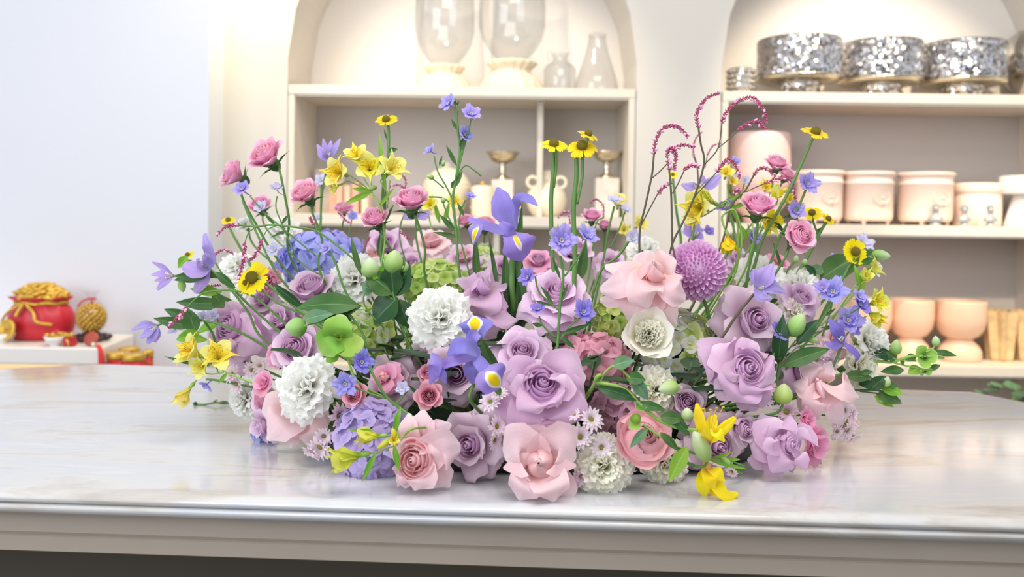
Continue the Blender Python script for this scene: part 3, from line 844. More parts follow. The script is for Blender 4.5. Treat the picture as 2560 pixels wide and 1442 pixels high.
LEAFG = leafmat('leaf_grey_green', [(0, (110, 146, 100)), (.5, (92, 134, 96)), (1, (110, 150, 112))], .2, rough=.5)
LEAFY = leafmat('leaf_lime_green', [(0, (136, 178, 60)), (.5, (120, 172, 50)), (1, (150, 194, 70))], .3, rough=.45)
STEM = basic('stem_green', (92, 136, 64), .5, var=.15, vscale=30)
STEMD = basic('stem_dark_green', (62, 92, 48), .5, var=.2, vscale=30)
STEML = basic('stem_light_green', (142, 182, 84), .5, var=.1, vscale=30)
STEMB = basic('stem_brown_green', (92, 84, 62), .55, var=.25, vscale=30)
M_disc = basic('helenium_disc', (178, 160, 20), .7, bump=.9, bscale=320, var=.3, vscale=120)
M_discg = basic('daisy_disc', (150, 170, 40), .7, bump=.6, bscale=300, var=.2, vscale=100)
M_stam = basic('pollen_yellow', (214, 176, 30), .6)
M_stamb = basic('pollen_brown', (150, 110, 60), .6)
M_stamw = basic('stamen_cream', (224, 216, 190), .6)
M_bud = petal('green_bud', [(0, (120, 170, 70)), (.5, (170, 206, 120)), (1, (206, 224, 170))], .25)
M_bead = basic('knotweed_magenta', (182, 82, 122), .5, var=.35, vscale=300)
M_bead2 = basic('knotweed_pink', (238, 172, 212), .5)

def lathe_z(prof, M=None, n=16):
    b = MB().lathe(prof, n)
    return MB().add(b, M) if M else b

# ---- one petal; axis +Z, opens outward with angle from the axis a0 -> a1 (degrees)
def petal_mb(L, Wd, r0=0.0, a0=10, a1=60, cup=.25, roll=0.0, point=0.0, rnd_=.35, ruf=0.0, rk=3.0, wb=.3, tip=0.0,
             az=0.0, nu=8, nv=8, seed=0, z0=0.0, notch=0.0, pink=0.0, apow=1.2, wpk=.6, fold=0.0, twist=0.0, taper=None):
    R = random.Random(seed)
    ph = R.uniform(0, 6.28); ph2 = R.uniform(0, 6.28)
    n = 48; path = []; r = r0; z = z0
    smax = 1.0 + point
    for k in range(n + 1):
        s = smax * k / n
        ang = radians(a0 + (a1 - a0) * min(1.0, s) ** apow + tip * max(0, (s - .7) / .3) ** 2)
        path.append((r, z, ang))
        r += sin(ang) * L * smax / n; z += cos(ang) * L * smax / n
    def at_(s):
        f = max(0, min(.9999, s / smax)) * n; i = int(f); t = f - i
        a, b = path[i], path[i + 1]
        return a[0] + (b[0] - a[0]) * t, a[1] + (b[1] - a[1]) * t, a[2] + (b[2] - a[2]) * t
    def wp(s):
        if taper: 
            q = min(1, max(0, s))
            for (s0, w0), (s1, w1) in zip(taper, taper[1:]):
                if q <= s1: 
                    t = (q - s0) / (s1 - s0); t = t * t * (3 - 2 * t)
                    return w0 + (w1 - w0) * t
            return taper[-1][1]
        if s < wpk: return wb + (1 - wb) * sin(pi / 2 * s / wpk)
        return 1.0 - .12 * ((s - wpk) / (1 - wpk + 1e-6)) ** 2
    rows = []
    ca, sa = cos(radians(az)), sin(radians(az))
    for j in range(nv + 1):
        v = j / nv; row = []
        for i in range(nu + 1):
            u = -1 + 2 * i / nu; au = abs(u)
            s = v * (1 - rnd_ * au ** 2.4) + point * v * v * max(0, 1 - au * 1.6) ** 1.3 
            if notch: s -= v ** 3 * notch * (0.5 + .5 * cos(u * pi * 2.6))
            if pink: s -= v ** 6 * pink * (i % 2)
            s += ruf * .25 * v ** 4 * sin(rk * 1.7 * u * pi + ph2)
            rr, zz, an = at_(s)
            hw = .5 * Wd * wp(v if taper else s) 
            x = hw * u
            off = (roll * v * v - cup * (1 - .45 * v)) * u * u * Wd * .5
            off += ruf * Wd * .5 * v ** 1.8 * sin(rk * u * pi + ph + v * 1.5) * (.35 + .65 * au)
            off += fold * hw * (1 - au)
            tw = twist * v
            rx = rr + cos(an) * off; rz = zz - sin(an) * off
            xx = x * cos(tw); rx += x * sin(tw) * cos(an); rz -= x * sin(tw) * sin(an)
            row.append((rx * ca - xx * sa, rx * sa + xx * ca, rz))
        rows.append(row)
    return MB().grid(rows)

# spiral heart of a rose
def heart_mb(R, H, n=11, seed=0, flare=.25, wrap=2.6, lip=.1, nu=12, nv=8, tightz=.15, bulge=.3, close=0.0, core=True):
    spir = .30 if close else .16
    rg = random.Random(seed); m = MB(); p0 = rg.uniform(0, 6)
    if core:
        for k in range(3):
            rows = []
            for j in range(nv + 1):
                v = j / nv
                q = R * (.14 + .05 * k) * (.7 + .6 * sin(pi * min(1, v) * .8)) * (1 - .55 * max(0, (v - .7) / .3) ** 1.5)
                rows.append([(q * (1 + .2 * u) * cos(p0 + k * 2.1 + u * 1.9), q * (1 + .2 * u) * sin(p0 + k * 2.1 + u * 1.9), H * (1.0 - .03 * k) * v * (1 - .10 * abs(u) ** 2)) for u in [-1 + 2 * i / nu for i in range(nu + 1)]])
            m.grid(rows)
    for k in range(n):
        t = (k + .9) / n
        rk = R * (.14 + .86 * t ** .95)
        phi0 = p0 + k * 2.2 + rg.uniform(-.3, .3)
        zt = H * (1 - tightz * t * rg.uniform(.7, 1.4))
        rows = []
        for j in range(nv + 1):
            v = j / nv; row = []
            for i in range(nu + 1):
                u = -1 + 2 * i / nu
                a = phi0 + u * wrap * .5
                rr = rk * (1 + spir * u)
                prof = .42 + (.58 + bulge) * sin(pi / 2 * min(1, v / .62)) - bulge * max(0, (v - .62) / .38) ** 1.5
                prof *= 1 - close * max(0, (v - .45) / .55) ** 1.6
                rr = rr * prof + flare * R * t * max(0, (v - .76) / .24) ** 2 * (1 - .5 * u * u)
                rr *= 1 + .04 * sin(3 * a + k) * v
                z = zt * v * (1 - lip * abs(u) ** 2.2) + .02 * H * sin(5 * a + k * 2) * v ** 3
                z -= flare * R * .5 * t * max(0, (v - .86) / .14) ** 2
                row.append((rr * cos(a), rr * sin(a), z))
            rows.append(row)
        m.grid(rows)
    return m

def calyx_mb(r, n=5, L=None, down=120, seed=0):
    L = L or r * 1.6
    m = MB().lathe([(r * .22, -r * .75), (r * .42, -r * .45), (r * .5, -r * .1), (r * .4, .0)], 14)
    for k in range(n):
        m.add(petal_mb(L, L * .34, r * .40, 60, down, .3, 0, .25, .3, 0, 3, .8, az=360 * k / n + seed * 40, nu=4, nv=6, z0=-r * .3, seed=seed + k,
                       taper=[(0, .8), (.4, 1), (1, .08)]))
    return m

SERIAL = [0]
CTR = Vector((0.04, 1.52, 0.915))
def foot(p, k=.38):
    d = Vector((p.x - CTR.x, p.y - CTR.y, 0))
    h = Vector((CTR.x, CTR.y, 0)) + d * k
    h.x = max(-.34, min(.42, h.x)); h.y = max(1.36, min(1.70, h.y)); h.z = .925
    return h

def flower_root(name, label, cat, p, group=None, foot_k=.38, fp=None):
    f = fp or foot(p, foot_k)
    t = thing(name, label, cat, f, group)
    SERIAL[0] += 1
    return t, f

def stem_obj(t, f, p, d, r=.0022, m=None, back=.05, via=None, name='stem', sag=.0):
    """from the bloom at p (facing d) back to the foot f"""
    pts = [p]
    if via: pts += via
    else: pts += [p - d * back]
    mid = (pts[-1] + f) / 2
    mid.z += max(0.0, (p.z - f.z)) * .08
    if not via: pts += [mid]
    pts += [f]
    pts = [q - f for q in spline(pts, 6)]
    return obj(name, MB().tube(pts, r, 7), m or STEM, t)

def bloomM(p, f, az, el, roll=0):
    return Matrix.Translation(p - f) @ ORI(az, el, roll)

# ------------------------------------------------------------------ roses
def rose(px, py, D, dep, az, el, label, kind='open', mat=None, hmat=None, group=None, seed=None, roll=0, name='garden_rose', stem=True, calyx=False, nout=7, cat='rose', via=None, stemr=.0026):
    sd = seed if seed is not None else int(px * 7 + py)
    rg = random.Random(sd)
    mat = mat or LAV; hmat = hmat or LAVD
    r = D * dep / F / 2
    d = DIR(az, el)
    p = P(px, py, dep) - d * r * .42
    t, f = flower_root(name, label, cat, p, group)
    M = bloomM(p, f, az, el, roll)
    q = 12 if D > 120 else 8
    def outer(n, L, Wd, a0, a1, cup, rl, pt, ruf, z0, r0, off=0, jit=8, tip=0, mt=None, rd=.3):
        for k in range(n):
            kk = petal_mb(L * rg.uniform(.9, 1.1), Wd * rg.uniform(.92, 1.1), r0, a0, a1 + rg.uniform(-jit, jit), cup, rl * rg.uniform(.7, 1.3), pt * rg.uniform(.4, 1.4), rd, ruf, rg.uniform(1.5, 2.6), .35,
                          tip + rg.uniform(-10, 14), az=360 * k / n + off + rg.uniform(-8, 8), nu=q, nv=q, seed=sd + k, z0=z0)
            obj('petal', kk, mt or mat, t, M)
    if kind == 'open':
        obj('rose_heart', heart_mb(r * .40, r * .86, 13, sd, .28, tightz=.22), hmat, t, M)
        outer(4, r * .86, r * .86, 10, 46, .46, .10, .05, .04, r * .02, r * .15, 20, jit=8, tip=20)
        outer(5, r * 1.0, r * .98, 26, 72, .30, .26, .12, .06, 0, r * .13, 55, jit=10, tip=36)
        outer(5, r * 1.06, r * 1.04, 44, 92, .20, .34, .18, .07, -r * .05, r * .12, 20, jit=12, tip=34)
        outer(nout - 1, r * 1.14, r * 1.06, 64, 108, .12, .40, .24, .08, -r * .1, r * .10, 40, jit=12, tip=26)
    elif kind == 'bud':     # closed bud with broad swept-back petals
        obj('rose_heart', heart_mb(r * .36, r * .92, 7, sd, .03, 2.8, .28, tightz=.16, bulge=.26, close=.70), hmat, t, M)
        outer(2, r * .74, r * .80, 14, 6, .60, .0, .10, .02, 0, r * .2, 20, jit=4)
        outer(nout - 2, r * 1.08, r * 1.16, 48, 88, .26, .20, .10, .06, -r * .04, r * .12, 50, jit=12, tip=24)
        outer(5, r * 1.12, r * 1.16, 76, 112, .14, .34, .18, .07, -r * .12, r * .08, 0, jit=12, tip=20)
    elif kind == 'cup':
        obj('rose_heart', heart_mb(r * .54, r * 1.12, 14, sd, .22, tightz=.2), hmat, t, M)
        outer(5, r * 1.16, r * 1.15, 26, 36, .55, .08, .04, .05, -r * .05, r * .18, 0, tip=40)
        outer(5, r * 1.22, r * 1.15, 42, 62, .42, .22, .06, .06, -r * .12, r * .16, 36, tip=50)
    elif kind == 'spray':   # small upright cup
        obj('rose_heart', heart_mb(r * .56, r * 1.12, 10, sd, .28), hmat, t, M)
        outer(5, r * 1.28, r * 1.1, 34, 26, .60, .10, .04, .07, -r * .15, r * .2, 0, tip=48)
        outer(5, r * 1.30, r * 1.15, 50, 38, .50, .18, .08, .09, -r * .22, r * .16, 36, tip=60)
    elif kind == 'fold':    # loose side petals rolled back
        obj('rose_heart', heart_mb(r * .36, r * .92, 10, sd, .24, 3.0, .2, tightz=.2), hmat, t, M)
        outer(4, r * 1.0, r * .92, 16, 40, .55, .3, .05, .07, 0, r * .14, 20, jit=10, tip=30)
        outer(5, r * 1.15, r * 1.02, 40, 84, .3, .55, .22, .10, -r * .06, r * .10, 60, jit=14, tip=40)
        outer(nout - 2, r * 1.15, r * 1.06, 62, 112, .15, .60, .28, .10, -r * .1, r * .08, 0, jit=14, tip=40)
    elif kind == 'ranunculus':
        obj('rose_heart', heart_mb(r * .74, r * .92, 22, sd, .04, 2.6, .18, bulge=.35, nu=14, tightz=.3, close=.25), hmat, t, M)
        outer(6, r * 1.15, r * 1.15, 50, 26, .5, 0, 0, .02, -r * .1, r * .3, 0, tip=-10)
        outer(6, r * 1.2, r * 1.2, 62, 44, .45, 0, 0, .04, -r * .16, r * .28, 30, tip=0)
    elif kind == 'ruffle':
        obj('rose_heart', heart_mb(r * .4, r * .6, 7, sd, .4, 2.2, .3), hmat, t, M)
        outer(5, r * .9, r * .9, 20, 50, .3, .1, 0, .18, 0, r * .1, 0)
        outer(7, r * 1.05, r * 1.0, 45, 85, .2, .2, 0, .20, -r * .05, r * .1, 30)
    if calyx:
        obj('calyx', calyx_mb(r * .75, 5, r * .95, 78 + rg.uniform(0, 50), sd % 7), LEAF, t, M @ Matrix.Translation((0, 0, -r * .22)))
    elif stem:
        obj('calyx', calyx_mb(r * .42, 5, r * .55, 110, sd % 7), LEAF, t, M @ Matrix.Translation((0, 0, -r * .12)))
    if stem:
        vv = [P(a, b, c) for a, b, c in via] if via else None
        if vv: vv = [p - d * .02] + vv
        stem_obj(t, f, p - d * r * .4, d, stemr if D > 60 else .0018, STEM, .06, via=vv)
    return t, f, r

# ------------------------------------------------------------------ carnation / lisianthus
def frilly(px, py, D, dep, az, el, label, mat=None, group=None, name='carnation', cat='carnation', amp=1.0, n=30, loose=False, hm=None, calyx=True):
    sd = int(px * 3 + py); rg = random.Random(sd)
    mat = mat or WHITE
    r = D * dep / F / 2; d = DIR(az, el); p = P(px, py, dep) - d * r * .35
    t, f = flower_root(name, label, cat, p, group); M = bloomM(p, f, az, el)
    inner = MB(); outer = MB()
    ga = 137.5
    for k in range(n):
        u = (k + .5) / n
        a1 = 8 + 96 * u ** .85
        L = r * (1.0 + .10 * u); Wd = r * (.78 + .50 * u) * rg.uniform(.85, 1.15)
        big = u > .62
        pm = petal_mb(L * rg.uniform(.84, 1.06), Wd, r * .05, max(2, a1 - 30), a1 + rg.uniform(-10, 10), .10, .1, 0, .10, .21 * amp, rg.uniform(2.0, 3.6), .22, rg.uniform(-10, 35),
                      az=ga * k, nu=20, nv=9, seed=sd + k, z0=-.1 * r * u, pink=.035)
        (outer if big else inner).add(pm)
    obj('inner_petals', inner, hm or mat, t, M); obj('outer_petals', outer, mat, t, M)
    if calyx:
        obj('calyx', MB().lathe([(r * .10, -r * .75), (r * .20, -r * .6), (r * .24, -r * .1), (r * .3, r * .05)], 14), STEM, t, M)
    stem_obj(t, f, p - d * r * .6, d, .0022, STEM, .06)
    return t

def lisianthus(px, py, D, dep, az, el, label, mat=None, group=None):
    sd = int(px + py); rg = random.Random(sd); mat = mat or CREAM
    r = D * dep / F / 2; d = DIR(az, el); p = P(px, py, dep) - d * r * .5
    t, f = flower_root('lisianthus', label, 'lisianthus', p, group); M = bloomM(p, f, az, el)
    m = MB()
    for k in range(30):
        u = (k + .5) / 30
        m.add(petal_mb(r * (1.12 - .05 * u), r * (.6 + .25 * u), r * .05, 4 + 14 * u, -6 + 46 * u, .3, .05, 0, .15, .17, rg.uniform(3, 5), .3, 10, az=137.5 * k, nu=14, nv=7, seed=sd + k, notch=.04))
    obj('ruffled_heart', m, mat, t, M)
    for k in range(6):
        obj('petal', petal_mb(r * 1.3, r * 1.2, r * .12, 30, 34 + (k % 2) * 20, .55, .1, .06, .25, .05, 2, .4, 25, az=60 * k + 10, nu=10, nv=9, seed=sd + k, z0=-.08 * r), mat, t, M)
    stem_obj(t, f, p, d, .0022, STEM, .06)
    return t

# ------------------------------------------------------------------ hydrangea
FLOR = {}
def floret_mesh(mat, seed, pet=4, ruf=.05, cup=.1, key='h'):
    k = (mat.name, seed, key)
    if k in FLOR: return FLOR[k]
    m = MB(); rg = random.Random(seed)
    for i in range(pet):
        m.add(petal_mb(1.0 * rg.uniform(.9, 1.08), 1.08 * rg.uniform(.92, 1.08), .05, 55, 84 + rg.uniform(-12, 12), cup, .12, .03, .35, ruf + .05, 2, .22, rg.uniform(-5, 20), az=360 / pet * i + rg.uniform(-6, 6), nu=6, nv=6, seed=seed * 9 + i))
    m.ball((0, 0, .08), .07, 6, 4)
    me = m.mesh('floret'); me.materials.append(mat)
    FLOR[k] = me
    return me

def hydrangea(px, py, D, dep, az, el, label, mats, n=46, fs=.30, sq=(1, 1, .8), group=None, cover=-.15):
    sd = int(px + 2 * py); rg = random.Random(sd)
    r = D * dep / F / 2; d = DIR(az, el); p = P(px, py, dep) - d * r * .3
    t, f = flower_root('hydrangea', label, 'hydrangea', p, group); M = bloomM(p, f, az, el)
    core = MB()
    for k in range(n):
        z = 1 - (1 - cover) * (k + .5) / n; q = sqrt(max(0, 1 - z * z)); a = k * 2.399963
        nrm = Vector((q * cos(a), q * sin(a), z))
        pos = Vector((nrm.x * sq[0], nrm.y * sq[1], nrm.z * sq[2])) * r * rg.uniform(.78, .92)
        tilt = (nrm + Vector((rg.uniform(-.3, .3), rg.uniform(-.3, .3), rg.uniform(-.2, .2)))).normalized()
        Mf = M @ Matrix.Translation(pos) @ tilt.to_track_quat('Z', 'Y').to_matrix().to_4x4() @ Matrix.Rotation(rg.uniform(0, 6), 4, 'Z') @ Matrix.Scale(r * fs * rg.uniform(.8, 1.15), 4)
        me = floret_mesh(mats[rg.randrange(len(mats))], rg.randrange(4))
        o = bpy.data.objects.new('floret', me); COL.objects.link(o); o.parent = t; o.matrix_local = Mf
        core.tube([Vector((0, 0, -r * .5)), pos * .6 + Vector((0, 0, -r * .1)), pos], .0011, 5)
    obj('floret_stalks', core, STEML, t, M)
    stem_obj(t, f, p - d * r * .4, d, .003, STEM, .04)
    return t

# ------------------------------------------------------------------ pompon dahlia
def dahlia(px, py, D, dep, az, el, label):
    r = D * dep / F / 2; d = DIR(az, el); p = P(px, py, dep) - d * r * .1
    t, f = flower_root('pompon_dahlia', label, 'dahlia', p, None); M = bloomM(p, f, az, el)
    m = MB(); n = 330
    for k in range(n):
        u = (k + .5) / n
        th = radians(4 + 150 * u ** .72)
        a = k * 2.399963
        q = min(1, .35 + u * 1.6)
        w = r * .185 * q; L = r * .29 * (.7 + .3 * q)
        rows = []
        for j in range(6):
            v = j / 5; row = []
            for i in range(7):
                b = (-1 + 2 * i / 6) * (2.5 - .9 * v)
                ww = w * (.55 + .5 * sin(pi * .5 * min(1, v * 1.3)))* .55
                zz = L * v * (1 - .22 * (v ** 2) * (i - 3) ** 2 / 9)
                row.append((ww * sin(b), -ww * cos(b), zz + (.12 * L if i == 3 and j == 5 else 0)))
            rows.append(row)
        nr = Vector((sin(th) * cos(a), sin(th) * sin(a), cos(th)))
        z = nr; x = Vector((-sin(a), cos(a), 0)); y = z.cross(x)
        MM = Matrix((x, y, z)).transposed().to_4x4()
        rad = r * (.66 + .04 * sin(k)) 
        m.add(MB().grid(rows), Matrix.Translation(nr * rad * .98) @ MM)
    obj('rolled_petals', m, DAH, t, M)
    obj('core', MB().ball((0, 0, 0), r * .7, 24, 16), DAH, t, M)
    stem_obj(t, f, p - d * r * .8, d, .003, STEM, .05, via=[P(1772, 790, dep + .02), P(1765, 900, dep + .05)])
    return t

# ------------------------------------------------------------------ small blossoms built in place, parented to a spray
def place(t, f, me, name, px, py, D, dep, az, el, roll=0, back=.0):
    d = DIR(az, el); s = D * dep / F / 2
    p = P(px, py, dep) - d * s * back
    o = bpy.data.objects.new(name, me); COL.objects.link(o); o.parent = t
    o.matrix_local = bloomM(p, f, az, el, roll) @ Matrix.Scale(s, 4)
    return o, p, d

def cached(key, fn, mat):
    if key in FLOR: return FLOR[key]
    me = fn().mesh(key[0]); me.materials.append(mat); FLOR[key] = me
    return me

def delph_mb(seed):
    rg = random.Random(seed); m = MB()
    for i in range(5):
        m.add(petal_mb(1.18 * rg.uniform(.9, 1.1), .92, .06, 40, 76 + rg.uniform(-16, 16), .10, .15, .04, .34, .20, 2.6, .2, rg.uniform(-5, 35), az=72 * i + rg.uniform(-6, 6), nu=12, nv=8, seed=seed * 7 + i, notch=.10, wpk=.7))
    for i in range(5):
        m.add(petal_mb(.80 * rg.uniform(.9, 1.1), .66, .05, 20, 56 + rg.uniform(-12, 12), .15, .1, 0, .3, .22, 2.6, .3, 20, az=72 * i + 36, nu=10, nv=7, seed=seed + i + 30, notch=.10))
    m.tube(spline([(0, 0, .1), (.1, 0, -.25), (.35, 0, -.6), (.62, 0, -.78)], 4), .11, 8, r1=.03)
    return m
def delph(t, f, px, py, D, dep, az, el, mat=None, seed=1, roll=0):
    mat = mat or DELPH
    seed = seed % 4
    me = cached(('blossom', mat.name, seed, 'delph'), lambda: delph_mb(seed), mat)
    o, p, d = place(t, f, me, 'blossom', px, py, D, dep, az, el, roll, .3)
    c = cached(('blossom_centre', 'w'), lambda: _centre_mb(), M_stamw)
    q = bpy.data.objects.new('blossom_centre', c); COL.objects.link(q); q.parent = o
    return p, d
def _centre_mb():
    m = MB(); rg = random.Random(2)
    for i in range(9):
        a = i * .7; m.tube([(0, 0, .05), (.08 * cos(a), .08 * sin(a), .22), (.13 * cos(a), .13 * sin(a), .30)], .022, 5)
        m.ball((.13 * cos(a), .13 * sin(a), .31), .04, 6, 4)
    return m

def clem_mb(seed, n=4, spread=80):
    rg = random.Random(seed); m = MB()
    for i in range(n):
        m.add(petal_mb(1.30, .86, .05, 25, spread + rg.uniform(-14, 14), .22, .12, .18, .2, .07, 2.2, .3, rg.uniform(0, 30), az=360 / n * i + rg.uniform(-10, 10), nu=8, nv=10, seed=seed * 5 + i, fold=-.16,
                       taper=[(0, .35), (.45, .95), (.75, .9), (1, .35)]))
    return m
def clem(t, f, px, py, D, dep, az, el, seed=1, spread=80, mat=None, roll=0, n=4):
    mat = mat or CLEM
    me = cached(('blossom', mat.name, seed, n, spread), lambda: clem_mb(seed, n, spread), mat)
    o, p, d = place(t, f, me, 'blossom', px, py, D, dep, az, el, roll, .3)
    def st():
        m = MB()
        for i in range(16):
            a = i * 2.4; q = .05 + .012 * i
            m.tube([(0, 0, 0), (q * .6 * cos(a), q * .6 * sin(a), .25), (q * cos(a), q * sin(a), .42)], .016, 5)
            m.ball((q * cos(a), q * sin(a), .43), .03, 5, 4, (1, 1, 1.8))
        return m
    c = cached(('stamens', 'clem'), st, M_stamw)
    q = bpy.data.objects.new('stamens', c); COL.objects.link(q); q.parent = o
    return p, d

def alst_mb(seed, openv, part):
    rg = random.Random(seed); m = MB()
    a1 = {0: 28, 1: 70, 2: 88}[openv]
    if part == 'o':
        for i in range(3):
            m.add(petal_mb(1.35, .96, .05, 12, a1 + rg.uniform(-8, 8), .30, .12, .05, .28, .06, 2, .16, 25, az=120 * i + rg.uniform(-8, 8), nu=8, nv=9, seed=seed + i,
                           taper=[(0, .15), (.35, .45), (.75, 1), (1, .88)]))
    elif part == 'i':
        for i in range(3):
            m.add(petal_mb(1.4, .80, .04, 10, a1 - 6 + rg.uniform(-8, 8), .35, .08, .2, .25, .04, 2, .16, 20, az=120 * i + 60 + rg.uniform(-8, 8), nu=8, nv=9, seed=seed + i + 9,
                           taper=[(0, .15), (.4, .5), (.75, 1), (1, .3)]))
    else:
        for i in range(6):
            a = i * 1.05 + .3
            pts = spline([(0, 0, .1), (.05 * cos(a), .05 * sin(a), .6), (.16 * cos(a), .16 * sin(a), 1.0), (.26 * cos(a), .26 * sin(a), 1.12)], 3)
            m.tube(pts, .018, 5); m.ball(tuple(pts[-1]), .05, 6, 4, (.7, .7, 1.4))
    return m
def alst(t, f, px, py, D, dep, az, el, openv=1, seed=1, roll=0, mats=None):
    mo, mi = mats or (YEL, YELS)
    seed = seed % 3
    o, p, d = place(t, f, cached(('blossom', mo.name, seed, openv, 'o'), lambda: alst_mb(seed, openv, 'o'), mo), 'blossom', px, py, D, dep, az, el, roll, .55)
    for nm, key, m in (('inner_petals', 'i', mi), ('stamens', 's', M_stam)):
        q = bpy.data.objects.new(nm, cached((nm, m.name, seed, openv), lambda: alst_mb(seed, openv, key), m)); COL.objects.link(q); q.parent = o
    b = cached(('blossom_base',), lambda: MB().lathe([(.03, -.35), (.09, -.28), (.13, -.12), (.10, .0), (.08, .12)], 10), STEML)
    q = bpy.data.objects.new('blossom_base', b); COL.objects.link(q); q.parent = o
    s = D * dep / F / 2
    return p - d * s * .3, d

def helen_mb(seed, nr, droop):
    rg = random.Random(seed); m = MB()
    for i in range(nr):
        m.add(petal_mb(.80 * rg.uniform(.9, 1.1), .52, .30, 80, droop + rg.uniform(-18, 18), .1, .1, 0, .06, .12, 3, .35, rg.uniform(-20, 20), az=360 / nr * i + rg.uniform(-7, 7), nu=8, nv=6, seed=seed + i, notch=.16,
                       z0=-.02, taper=[(0, .35), (.6, .95), (1, 1)]))
    return m
def helen(t, f, px, py, D, dep, az, el, seed=1, droop=100, roll=0, nr=11):
    me = cached(('ray_petals', seed, nr, droop), lambda: helen_mb(seed, nr, droop), HEL)
    o, p, d = place(t, f, me, 'ray_petals', px, py, D, dep, az, el, roll, .2)
    def dm():
        m = MB().ball((0, 0, .16), .38, 18, 12, (1, 1, .9)); return m
    q = bpy.data.objects.new('flower_disc', cached(('flower_disc',), dm, M_disc)); COL.objects.link(q); q.parent = o
    return p, d

def daisy_mb(seed, nr=15):
    rg = random.Random(seed); m = MB()
    for lay in range(2):
        for i in range(nr):
            m.add(petal_mb((1.0 - .25 * lay) * rg.uniform(.9, 1.08), .30, .12, 55 - 15 * lay, 92 - 22 * lay + rg.uniform(-16, 16), .3, .0, .05, .3, .05, 2, .5, rg.uniform(-10, 20), az=360 / nr * (i + .5 * lay) + rg.uniform(-6, 6), nu=4, nv=5, seed=seed + i + lay * 50))
    return m
def daisy(t, f, px, py, D, dep, az, el, seed=1, mat=None, roll=0):
    mat = mat or DAISY; seed = seed % 4
    o, p, d = place(t, f, cached(('ray_petals', mat.name, seed, 'd'), lambda: daisy_mb(seed), mat), 'ray_petals', px, py, D, dep, az, el, roll, .1)
    q = bpy.data.objects.new('flower_disc', cached(('flower_disc', 'd'), lambda: MB().ball((0, 0, .08), .22, 12, 8, (1, 1, .7)), M_discg)); COL.objects.link(q); q.parent = o
    return p, d

# ---- petal along a given path: (x, y, depth offset), widths in photo pixels at that depth
def ribbon(t, f, name, pts, ws, dep, mat, face=(0, 15), cup=.18, ruf=.05, rk=2.0, nv=14, nu=10, rolld=0.0, seed=0):
    rg = random.Random(seed + int(pts[0][0] + pts[-1][1])); ph = rg.uniform(0, 6)
    P3 = [P(q[0], q[1], dep + (q[2] if len(q) > 2 else 0)) for q in pts]
    c = spline(P3, 8)
    n = len(c) - 1
    out = []
    view = DIR(*face)
    for j in range(nv + 1):
        v = j / nv; k = v * n; i0 = min(n - 1, int(k)); p = c[i0].lerp(c[i0 + 1], k - i0)
        tg = (c[min(n, i0 + 1)] - c[max(0, i0 - 1)]).normalized()
        nn = view - tg * view.dot(tg)
        nn.normalize(); sd = tg.cross(nn)
        q = v * (len(ws) - 1); a = min(len(ws) - 2, int(q)); tt = q - a; tt = tt * tt * (3 - 2 * tt)
        w = (ws[a] + (ws[a + 1] - ws[a]) * tt) * dep / F / 2
        row = []
        for i in range(nu + 1):
            u = -1 + 2 * i / nu
            off = (cup * (1 - v) - rolld * v * v) * w * u * u + ruf * w * v * sin(rk * u * pi + ph + 2 * v) * (.4 + abs(u))
            end = -(abs(u) ** 2.2) * w * .45 * v ** 3
            row.append(p + sd * w * u + nn * off + tg * end - f)
        out.append(row)
    return obj(name, MB().grid(out), mat, t)

def rose_r(label, hx, hy, Dh, dep, az, el, petals, mat, hmat, hkind='bud', hh=1.9, name='garden_rose', seed=5):
    """a rose whose loose outer petals follow the photographed pose"""
    r = Dh * dep / F / 2; d = DIR(az, el); p = P(hx, hy, dep) - d * r * hh * .5
    t, f = flower_root(name, label, 'rose', p); M = bloomM(p, f, az, el, 30)
    if hkind == 'bud':
        h = heart_mb(r, r * hh, 6, seed, .04, 2.7, .30, tightz=.16, bulge=.26, close=.74)
    else:
        h = heart_mb(r, r * hh, 12, seed, .25, tightz=.22)
    obj('rose_heart', h, hmat, t, M)
    for i, (pts, ws, fc) in enumerate(petals):
        q = pts[0]; q1 = pts[1]
        z0 = .016 + .4 * (q[2] if len(q) > 2 else .01) + r * .25
        g = .42 * Dh / 2 / max(1.0, math.hypot(q1[0] - hx, q1[1] - hy)) 
        pts = [(hx + (q1[0] - hx) * g, hy + (q1[1] - hy) * g, z0)] + [(a[0], a[1], (a[2] if len(a) > 2 else 0) + .008) for a in pts[1:]]
        ws = [ws[0] * .8] + [w * 1.04 for w in ws[1:]]
        ribbon(t, f, 'petal', pts, ws, dep, mat, face=fc, cup=.30, ruf=.07, rk=1.8 + (i * 7 % 5) * .25, rolld=.34, seed=i)
    obj('calyx', calyx_mb(r * .8, 5, r * 1.0, 110, 2), LEAF, t, M @ Matrix.Translation((0, 0, -r * .2)))
    stem_obj(t, f, p - d * r * .3, d, .0026, STEM, .05)
    return t

def rclem(t, f, dep, c, petals, mat=None, st=True, face=(0, 15)):
    for i, (pts, ws) in enumerate(petals):
        ribbon(t, f, 'petal', [c] + pts, ws, dep, mat or CLEM, face=(face[0] + (i * 37 % 40) - 20, face[1] + (i * 23 % 30) - 10), cup=.5, ruf=.10, rk=2.3, rolld=.2, seed=i)
    if st:
        m = MB(); rg = random.Random(4); A = P(c[0], c[1], dep) - f
        e = sum([P(q[0][-1][0], q[0][-1][1], dep) for q in petals], Vector()) / len(petals) - f
        ax = (e - A).normalized(); ax.y -= .5; ax.normalize()
        for i in range(14):
            dr = (ax + Vector((rg.uniform(-.5, .5), rg.uniform(-.5, .5), rg.uniform(-.5, .5)))).normalized() * .0135
            m.tube([A, A + dr * .6, A + dr], .0005, 5); m.ball(tuple(A + dr), .0010, 5, 4)
        obj('stamens', m, M_stamw, t)

